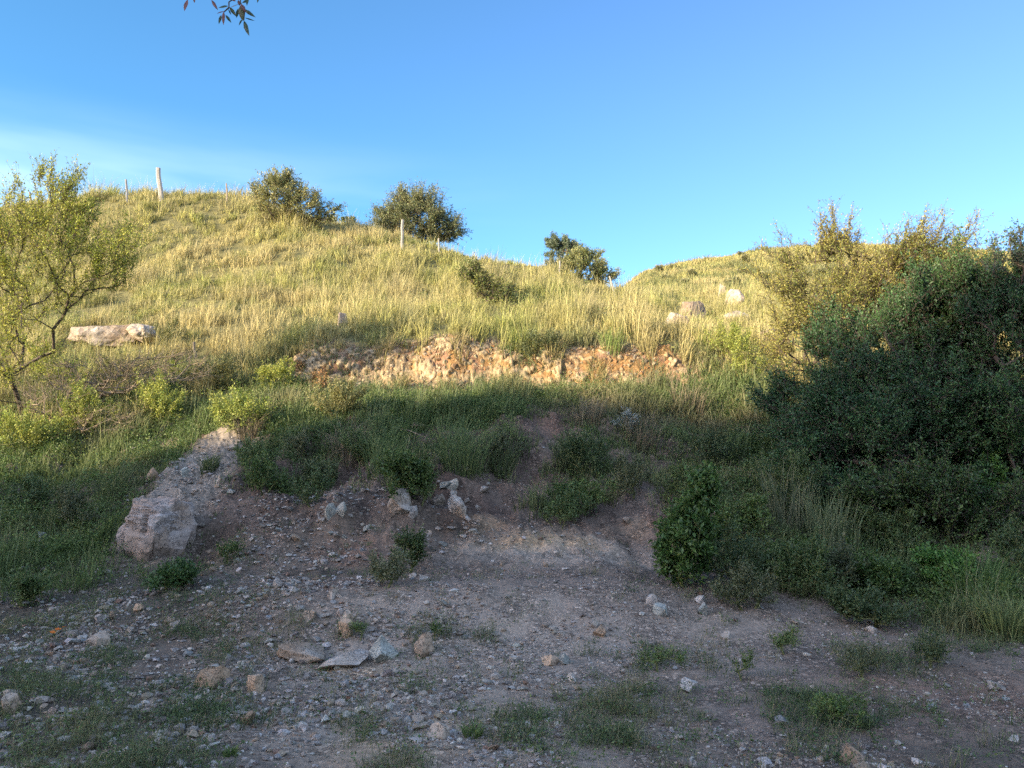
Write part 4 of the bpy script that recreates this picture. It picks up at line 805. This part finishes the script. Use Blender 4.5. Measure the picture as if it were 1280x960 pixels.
plant('dry_bramble', 'brown dead brush with bare stems in front of the left tree trunk', 'bramble', G(70, 535, 10.5), [E(75, 500, 12.2, .6, .5, .3, 90), E(130, 530, 12.0, .5, .4, .25, 60)], 1202, ntw=3, Ltw=.3, nl=1, L=.03, colA=(.24, .22, .07), colB=(.30, .26, .11), r_tip=.003, names=('twigs', 'leaves'), bark=M_TWIG)
DB = [('leafy growth joining the upright bush to the weeds at its right', 915, 695, 110, 70), ('green weeds in front of the tall wispy grass, left part', 1000, 715, 110, 60), ('thin weeds trailing onto the gravel right of the upright bush', 935, 745, 90, 30), ('green weeds below the leafy clump under the thicket', 1090, 765, 110, 34), ('dark weedy clump hanging on the bank right of the spur top', 318, 572, 60, 40), ('dry brown-green brush above the reddish bank soil', 372, 560, 50, 36), ('dense dark clump left of the two greenish blocks', 392, 615, 50, 34), ('dark hanging weeds above the pale outcrop left half', 455, 560, 70, 46), ('dark leafy growth right of the arching tussock', 625, 560, 70, 40),
      ('dark green brush right of the soil gully, upper part', 735, 570, 90, 50), ('small brush patch above the ochre patch of the bank', 700, 645, 60, 26), ('dark leafy brush on the bank left of the leafy bush', 790, 600, 60, 46), ('grey-green brush between the silver plant and the thicket', 880, 560, 100, 56), ('leafy clump on top of the upright leafy bush', 872, 612, 60, 44),
      ('dark weed clump at the foot of the ochre bank patch', 480, 720, 40, 30), ('dark weeds behind the upright leafy bush', 905, 640, 80, 60), ('brush under the left end of the thicket', 985, 605, 80, 60), ('low weeds at the base of the tall wispy grass', 1050, 720, 90, 40), ('green weeds at the right edge under the thicket', 1275, 700, 60, 70), ('dark green weeds under the thicket left of the drooping weed', 1130, 665, 90, 60),
      ('dark clump of weeds on the slope left of the boulder', 100, 640, 70, 40), ('weed clump at the left edge of the shaded slope', 30, 620, 70, 40), ('low dark weeds on the far left rubble', 25, 745, 60, 30), ('feathery weed in the right dirt below the thicket', 1080, 830, 60, 34), ('scraggly weed in the right dirt near the pale grass', 1160, 820, 60, 30)]
for i, (lab, u, v, w_, h_) in enumerate(DB):
    herb(lab, u, v, w_, h_, 1450 + i, 'weed', 'weed', n=int(w_ * .95), nl=14, L=.028, cA=[(.055, .09, .035), (.07, .12, .035), (.09, .11, .05)][i % 3], cB=[(.11, .16, .055), (.14, .19, .06), (.17, .18, .09)][i % 3], Ltw=.14, shoots=.15, shoot_len=.16)
# arching tussocks
def tussock(label, u, v, hpx, seed, n=160, cA=(.09, .15, .04), cB=(.17, .22, .07), lean=.75, y0=3.2, cat='tussock'):
    rg = np.random.default_rng(seed); g = G(u, v, y0); h = hpx * g[1] / F; k = np.zeros(n, int)
    a = rg.uniform(0, 6.283, n); r = h * .42 * np.sqrt(rg.uniform(0, 1, n)); x = g[0] + r * np.cos(a); y = g[1] + r * np.sin(a)
    tt = rg.uniform(0, 1, n)[:, None]; c = np.array(cA) * (1 - tt) + np.array(cB) * tt
    B_ = blade_arrays(x, y, gz(x, y) - .02, h * rg.uniform(.6, 1.25, n), np.full(n, .009), a + rg.normal(0, .4, n), rg.uniform(lean * .3, lean * 1.3, n), c * .7, c, rg)
    B_[0][:] -= g
    return link('grass_tussock', blades_mesh('grass_tussock', [B_]), label=label, cat='tussock', loc=g)
tussock('big arching green grass tussock hanging over the pale outcrop', 577, 590, 62, 1, 260)
tussock('upright green grass tussock left of the arching one', 480, 585, 50, 2, 160, lean=.5)
tussock('tall wispy grass clump standing before the thicket', 1040, 690, 70, 3, 220, (.12, .17, .06), (.24, .26, .13), .35)
tussock('tall pale grass clump left of the thicket foot', 985, 650, 66, 4, 160, (.12, .15, .06), (.26, .26, .15), .3)
tussock('long pale grass tussock at the right edge of the road', 1262, 800, 60, 5, 300, (.13, .19, .05), (.27, .31, .11), .7)
tussock('thick green grass tussock behind the pale one at the right edge', 1225, 760, 70, 6, 240, (.07, .14, .03), (.14, .22, .05), .6)
tussock('small bright grass tuft alone in the foreground dirt', 590, 920, 22, 7, 70, (.12, .19, .05), (.2, .26, .08), .8)
tussock('tiny grass tuft at the bottom left of the gravel', 288, 945, 16, 8, 60, (.10, .17, .04), (.16, .22, .06), .8)
tussock('yellow-green grass tussock at the top of the cut near its gap', 655, 436, 34, 9, 160, (.16, .22, .05), (.30, .34, .10), .6, 14)
tussock('bright green tussock above the orange cut', 765, 436, 30, 10, 140, (.18, .26, .05), (.30, .38, .10), .6, 14)
tussock('bright green tussock near the right end of the cut', 880, 432, 26, 11, 120, (.20, .28, .05), (.32, .38, .10), .6, 14)
tussock('sunlit tall weed spike left of the dry bramble', 18, 560, 60, 12, 50, (.22, .28, .05), (.42, .44, .12), .25)

TS = [('dry brownish grass hanging over the reddish bank left of the outcrop', 432, 575, 46, 1), ('dry grass tussock at the top of the gravelly spur', 312, 548, 34, 1), ('tan dry grass on the bank edge right of the soil gully', 800, 555, 44, 1), ('brown dry grass clump left of the silver plant', 735, 530, 40, 1),
      ('green grass hanging beside the bare gully, left side', 625, 590, 36, 0), ('grass tussock on the lip above the two greenish blocks', 405, 600, 34, 0), ('pale seeding grass between silver plant and thicket', 860, 520, 46, 1), ('green grass tuft at the right foot of the gully', 700, 640, 26, 0), ('ragged grass tuft left of the boulder top', 140, 620, 40, 0), ('grass tuft growing out of the spur flank', 262, 585, 22, 0),
      ('tan tussock leaning over the cut between the two rock stretches', 690, 446, 30, 2), ('straw tussock over the left half of the cut face', 480, 440, 26, 2), ('straw tussock overhanging the middle of the cut face', 575, 436, 26, 2), ('dry tuft growing in the talus below the cut, left', 500, 486, 22, 2), ('dry tuft growing in the talus below the cut, centre', 560, 490, 22, 2), ('dry tuft growing in the talus below the cut, right', 630, 484, 22, 2), ('straw grass drooping over the orange cut', 810, 440, 26, 2), ('dry grass at the foot of the orange cut', 745, 476, 26, 2)]
for i, (lab, u, v, h_, ty) in enumerate(TS):
    ca, cb_ = [((.08, .12, .04), (.17, .20, .07)), ((.16, .13, .07), (.33, .27, .16)), ((.26, .23, .08), (.48, .40, .18))][ty]
    tussock(lab, u, v, h_, 60 + i, 150, ca, cb_, .75, 3.2 if v > 500 else 12.5)
# ------------------------------------------------------------------ posts, sticks
def post(name, label, ub, vb, ut, vt, wpx, mat, cat='post', Y=None, sides=7, sunk=.35):
    g = G(ub, vb) if Y is None else np.array([P(ub, vb, Y)[0], Y, 0.])
    Yp = g[1]; a = P(ub, vb, Yp); b = P(ut, vt, Yp); r = wpx / 2 * Yp / F
    if Y is not None: g[2] = a[2]
    d = b - a; dn = unit(d); a2 = a - dn * sunk; ks = np.linspace(0, 1, 6); rg = np.random.default_rng(int(ub * 3 + vb))
    pts = a2 + (b - a2) * ks[:, None] + rg.normal(0, r * .18, (6, 3)); rs = r * (1.08 - .16 * ks)
    th = np.arange(sides) * 2 * math.pi / sides; rv = 1 + rg.normal(0, .08, sides)
    V = np.array([[p[0] + rr_ * rv[i] * math.cos(th[i]), p[1] + rr_ * rv[i] * math.sin(th[i]), p[2]] for p, rr_ in zip(pts, rs) for i in range(sides)] + [list(pts[-1] + [0, 0, r * .3])]) - g
    Qd = [[j * sides + i, j * sides + (i + 1) % sides, (j + 1) * sides + (i + 1) % sides, (j + 1) * sides + i] for j in range(5) for i in range(sides)]
    Tr = [[5 * sides + i, 5 * sides + (i + 1) % sides, 6 * sides] for i in range(sides)]
    return link(name, mesh_from(name, V, Qd, Tr, None, False, mat), label=label, cat=cat, loc=g)
post('fence_post', 'thick pale wooden post leaning left on the hilltop skyline', 201, 252, 197, 210, 6, M_POST)
post('fence_post', 'thin pale stake left of the thick leaning post on the skyline', 159, 254, 158, 224, 2.6, M_POST)
post('fence_post', 'thin dark stake right of the thick leaning post on the skyline', 284, 254, 283, 229, 2, M_POSTD)
post('fence_post', 'short dark stake above the left tree on the skyline', 39, 258, 37, 240, 2, M_POSTD)
post('fence_post', 'pale square post standing before the dense rounded shrub', 503, 312, 503, 275, 4, M_POST)
post('fence_post', 'short thin grey stake right of the pale square post', 549, 315, 548, 298, 2, M_POST)
post('fence_post', 'thin pale stake on the slope left of the blue-grey shrub', 699, 346, 700, 326, 2, M_POST)
post('fence_post', 'thin pale stick leaning left beside the bushy olive shrub', 769, 372, 762, 345, 2.2, M_POST)
post('stump', 'short grey stump stake in the grass right of the cracked boulder', 245, 448, 243, 428, 3.5, M_POSTD, 'stump', sunk=.2)
gA = P(487, 528, 11.5); gA[2] = gz(gA[0:1], gA[1:2])[0] + .05; gB = G(537, 556); gB[2] += .06
mid_ = (gA + gB) / 2 + [0, 0, .03]
link('stick', tubes_mesh('stick', [gA - gA, mid_ - gA], [mid_ - gA, gB - gA], [.010, .009], [.009, .006], M_TWIG, 6), label='bare dry stick lying over the grass at the bank edge', cat='stick', loc=gA)
g1 = G(548 / 2.29, 895); g2 = G(640 / 2.29, 905)
link('stick', tubes_mesh('stick', [g1 * 0 + [0, 0, .012]], [g2 - g1 + [0, 0, .012]], [.006], [.004], M_POSTD, 6), label='thin dark twig lying on the foreground gravel', cat='stick', loc=g1)
# orange fallen leaves
g = G(71, 795); lv = []
rg = np.random.default_rng(9); n = 7; pp = rg.normal(0, .03, (n, 3)); pp[:, 2] = rg.uniform(.01, .05, n)
a_ = leaf_arrays(pp, unit(rg.normal(0, 1, (n, 3)) * [1, 1, .4]), unit(np.array([0, -.4, 1.]) + .3 * rg.normal(0, 1, (n, 3))), np.full(n, .05), np.full(n, .03), vary((.75, .22, .03), n, .05, .1))
link('fallen_leaves', leaves_mesh('fallen_leaves', *a_), label='bright orange dead leaf cluster on the left rubble', cat='leaves', loc=g)

# ------------------------------------------------------------------ overhanging twig of the tree by the camera
Yt = 2.6; S = 8.
def PX(cx, cy, dy=0.): return P(200 + cx / S, cy / S, Yt + dy)
tb = np.array([-3.2, -1.4, 0.]); root = link('roadside_tree', None, label='overhanging branch tip with reddish and green leaves at the top left', cat='tree', loc=tb)
crotch = np.array([-2.9, -1.0, 2.2]); limb = np.array([-1.6, 1.4, 3.55]); k0 = PX(790, -330)
seg = [(tb + [0, 0, -.2], tb + [.1, .1, 1.1], .13, .11), (tb + [.1, .1, 1.1], crotch, .11, .09), (crotch, np.array([-2.3, .2, 3.2]), .06, .045), (np.array([-2.3, .2, 3.2]), limb, .045, .028), (limb, k0, .02, .006),
       (crotch, np.array([-3.6, -1.8, 3.6]), .07, .04), (np.array([-3.6, -1.8, 3.6]), np.array([-4.0, -2.2, 5.0]), .04, .015), (crotch, np.array([-3.0, -1.9, 4.2]), .05, .02)]
link('trunk', tubes_mesh('trunk', [s_[0] - tb for s_ in seg], [s_[1] - tb for s_ in seg], [s_[2] for s_ in seg], [s_[3] for s_ in seg], M_BARK, 8), root)
tw = [(k0, PX(800, -60)), (PX(800, -60), PX(806, 30)), (PX(806, 30), PX(845, 120)), (PX(845, 120), PX(838, 205)), (PX(800, -60), PX(690, 20)), (PX(690, 20), PX(690, 75)), (PX(690, 75), PX(640, 120)), (k0, PX(520, -80)), (PX(520, -80), PX(515, 0)), (k0, PX(290, -120)), (PX(290, -120), PX(275, 0)), (PX(290, -120), PX(342, -10)), (k0, PX(985, -60)), (PX(985, -60), PX(985, -5))]
link('twig', tubes_mesh('twig', [a - tb for a, b in tw], [b - tb for a, b in tw], [.0028] * len(tw), [.002] * len(tw), M_BARK, 5), root)
RD = (.20, .075, .06); GRN = (.055, .10, .05); OLV = (.15, .15, .06); TAN = (.28, .17, .07)
LF = [((275, -5), (245, 112), 60, RD), ((515, 0), (580, 102), 34, RD), ((682, 62), (583, 78), 38, GRN), ((645, 112), (568, 138), 34, RD), ((636, 115), (636, 252), 38, RD), ((612, 150), (588, 242), 30, GRN), ((655, 148), (714, 230), 30, GRN), ((695, 70), (762, 165), 40, OLV),
      ((684, 92), (712, 152), 16, GRN), ((802, 55), (828, 212), 62, OLV), ((782, 85), (764, 182), 32, GRN), ((838, 92), (957, 174), 38, GRN), ((848, 178), (948, 210), 15, GRN), ((838, 206), (893, 360), 50, GRN), ((822, 190), (788, 256), 18, GRN), ((700, 78), (795, 42), 30, TAN),
      ((806, 40), (860, 125), 44, RD), ((880, -30), (868, 58), 30, GRN), ((890, 0), (820, 30), 28, GRN), ((985, -20), (974, 28), 22, GRN), ((342, -30), (346, 30), 28, RD), ((700, -25), (760, 14), 30, RD), ((780, 0), (800, 60), 30, RD)]
rg = np.random.default_rng(4); Vs = []; Cs = []
for a, b, w, c in LF:
    dy = rg.normal(0, .02); p0 = PX(*a, dy); p1 = PX(*b, dy + rg.normal(0, .012)); d = p1 - p0; Ln = np.linalg.norm(d); d = d / Ln
    s_ = unit(np.cross(d, np.array([0, 1., 0]) + .25 * rg.normal(0, 1, 3))) * (w / S * Yt / F / 2); nrm = np.cross(s_, d); nrm = unit(nrm) * Ln * .06
    for t0, t1, w0, w1 in [(0, .18, .02, .62), (.18, .42, .62, 1.), (.42, .7, 1., .72), (.7, 1., .72, .02)]:
        q0 = p0 + d * Ln * t0 - nrm * math.sin(t0 * 3.14); q1 = p0 + d * Ln * t1 - nrm * math.sin(t1 * 3.14)
        for sg in (1, -1):
            Vs.append([q0, q0 + sg * s_ * w0 + nrm * .5 * w0, q1 + sg * s_ * w1 + nrm * .5 * w1, q1]); Cs.append(np.tile(np.array(c) * (1.1 if sg > 0 else .9), (4, 1)))
link('leaves', leaves_mesh('leaves', np.array(Vs) - tb, np.array(Cs)), root)

# ------------------------------------------------------------------ sky and sun
SKY_FRONT = (.40, .60, .74, 1)
w = bpy.data.worlds.new('World'); bpy.context.scene.world = w; w.use_nodes = True; nt = w.node_tree; nt.nodes.clear()
sk = nt.nodes.new('ShaderNodeTexSky'); sk.sky_type = 'NISHITA'; sk.sun_disc = False; sk.sun_elevation = SUN_EL
sun_az_world = math.atan2(SUN[0], SUN[1])      # clockwise from +Y
sk.sun_rotation = sun_az_world % (2 * math.pi); sk.altitude = 900; sk.air_density = 1.0; sk.dust_density = .6; sk.ozone_density = 1.6
bg = nt.nodes.new('ShaderNodeBackground'); bg.inputs[1].default_value = .15; wo = nt.nodes.new('ShaderNodeOutputWorld')
tcw = nt.nodes.new('ShaderNodeTexCoord'); mpw = nt.nodes.new('ShaderNodeMapping'); mpw.inputs['Scale'].default_value = (1.2, 1.2, 7.5)
nw = nt.nodes.new('ShaderNodeTexNoise'); nw.inputs['Scale'].default_value = 2.2; nw.inputs['Detail'].default_value = 4; nw.inputs['Roughness'].default_value = .45
nt.links.new(tcw.outputs['Generated'], mpw.inputs[0]); nt.links.new(mpw.outputs[0], nw.inputs['Vector'])
def wm(op, *a):
    n_ = nt.nodes.new('ShaderNodeMath'); n_.operation = op; n_.use_clamp = op in ('SUBTRACT',)
    for i, q_ in enumerate(a):
        if hasattr(q_, 'node'): nt.links.new(q_, n_.inputs[i])
        else: n_.inputs[i].default_value = q_
    return n_.outputs[0]
sx = nt.nodes.new('ShaderNodeSeparateXYZ'); nt.links.new(tcw.outputs['Generated'], sx.inputs[0])
def smr(v_, a, b):
    m_ = nt.nodes.new('ShaderNodeMapRange'); m_.interpolation_type = 'SMOOTHSTEP'; nt.links.new(v_, m_.inputs[0]); m_.inputs[1].default_value = a; m_.inputs[2].default_value = b; return m_.outputs[0]
cl = wm('MULTIPLY', smr(nw.outputs[0], .30, .66), smr(sx.outputs[2], .39, .27)); cl = wm('MULTIPLY', cl, smr(sx.outputs[0], .10, -.50)); cl = wm('MULTIPLY', cl, .36)
mc = nt.nodes.new('ShaderNodeMix'); mc.data_type = 'RGBA'; nt.links.new(cl, mc.inputs[0]); nt.links.new(sk.outputs[0], mc.inputs[6]); mc.inputs[7].default_value = (9.5, 6.3, 6.0, 1)
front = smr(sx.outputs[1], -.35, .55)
tn = nt.nodes.new('ShaderNodeMix'); tn.data_type = 'RGBA'; nt.links.new(front, tn.inputs[0]); tn.inputs[6].default_value = (2.15, 1.7, 1.5, 1)  # sky behind the camera boosted and warmed, added to lift the shaded ground
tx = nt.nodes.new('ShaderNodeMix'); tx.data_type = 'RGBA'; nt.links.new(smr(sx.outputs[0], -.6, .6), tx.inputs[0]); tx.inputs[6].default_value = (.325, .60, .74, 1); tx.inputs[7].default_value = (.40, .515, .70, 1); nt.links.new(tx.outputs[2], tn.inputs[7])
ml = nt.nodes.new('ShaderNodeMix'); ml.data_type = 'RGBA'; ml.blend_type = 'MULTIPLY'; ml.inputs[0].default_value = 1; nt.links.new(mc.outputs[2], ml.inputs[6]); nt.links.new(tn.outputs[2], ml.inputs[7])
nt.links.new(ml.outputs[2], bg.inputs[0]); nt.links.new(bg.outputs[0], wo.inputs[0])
sl = bpy.data.lights.new('sun', 'SUN'); sl.energy = 4.0; sl.angle = R(.5); sl.color = (1., .82, .55); so = bpy.data.objects.new('sun', sl); col.objects.link(so)
so.rotation_euler = Vector([float(c) for c in -SUN]).to_track_quat('-Z', 'Y').to_euler()
sc = bpy.context.scene
sc.view_settings.view_transform = 'Standard'; sc.view_settings.look = 'None'; sc.view_settings.gamma = 1; sc.view_settings.use_curve_mapping = False; sc.view_settings.exposure = 1.82
sc.render.engine = 'CYCLES'; sc.cycles.use_denoising = False; sc.cycles.max_bounces = 5; sc.cycles.diffuse_bounces = 3; sc.cycles.glossy_bounces = 1; sc.cycles.transmission_bounces = 3; sc.cycles.use_adaptive_sampling = True; sc.cycles.adaptive_threshold = .015
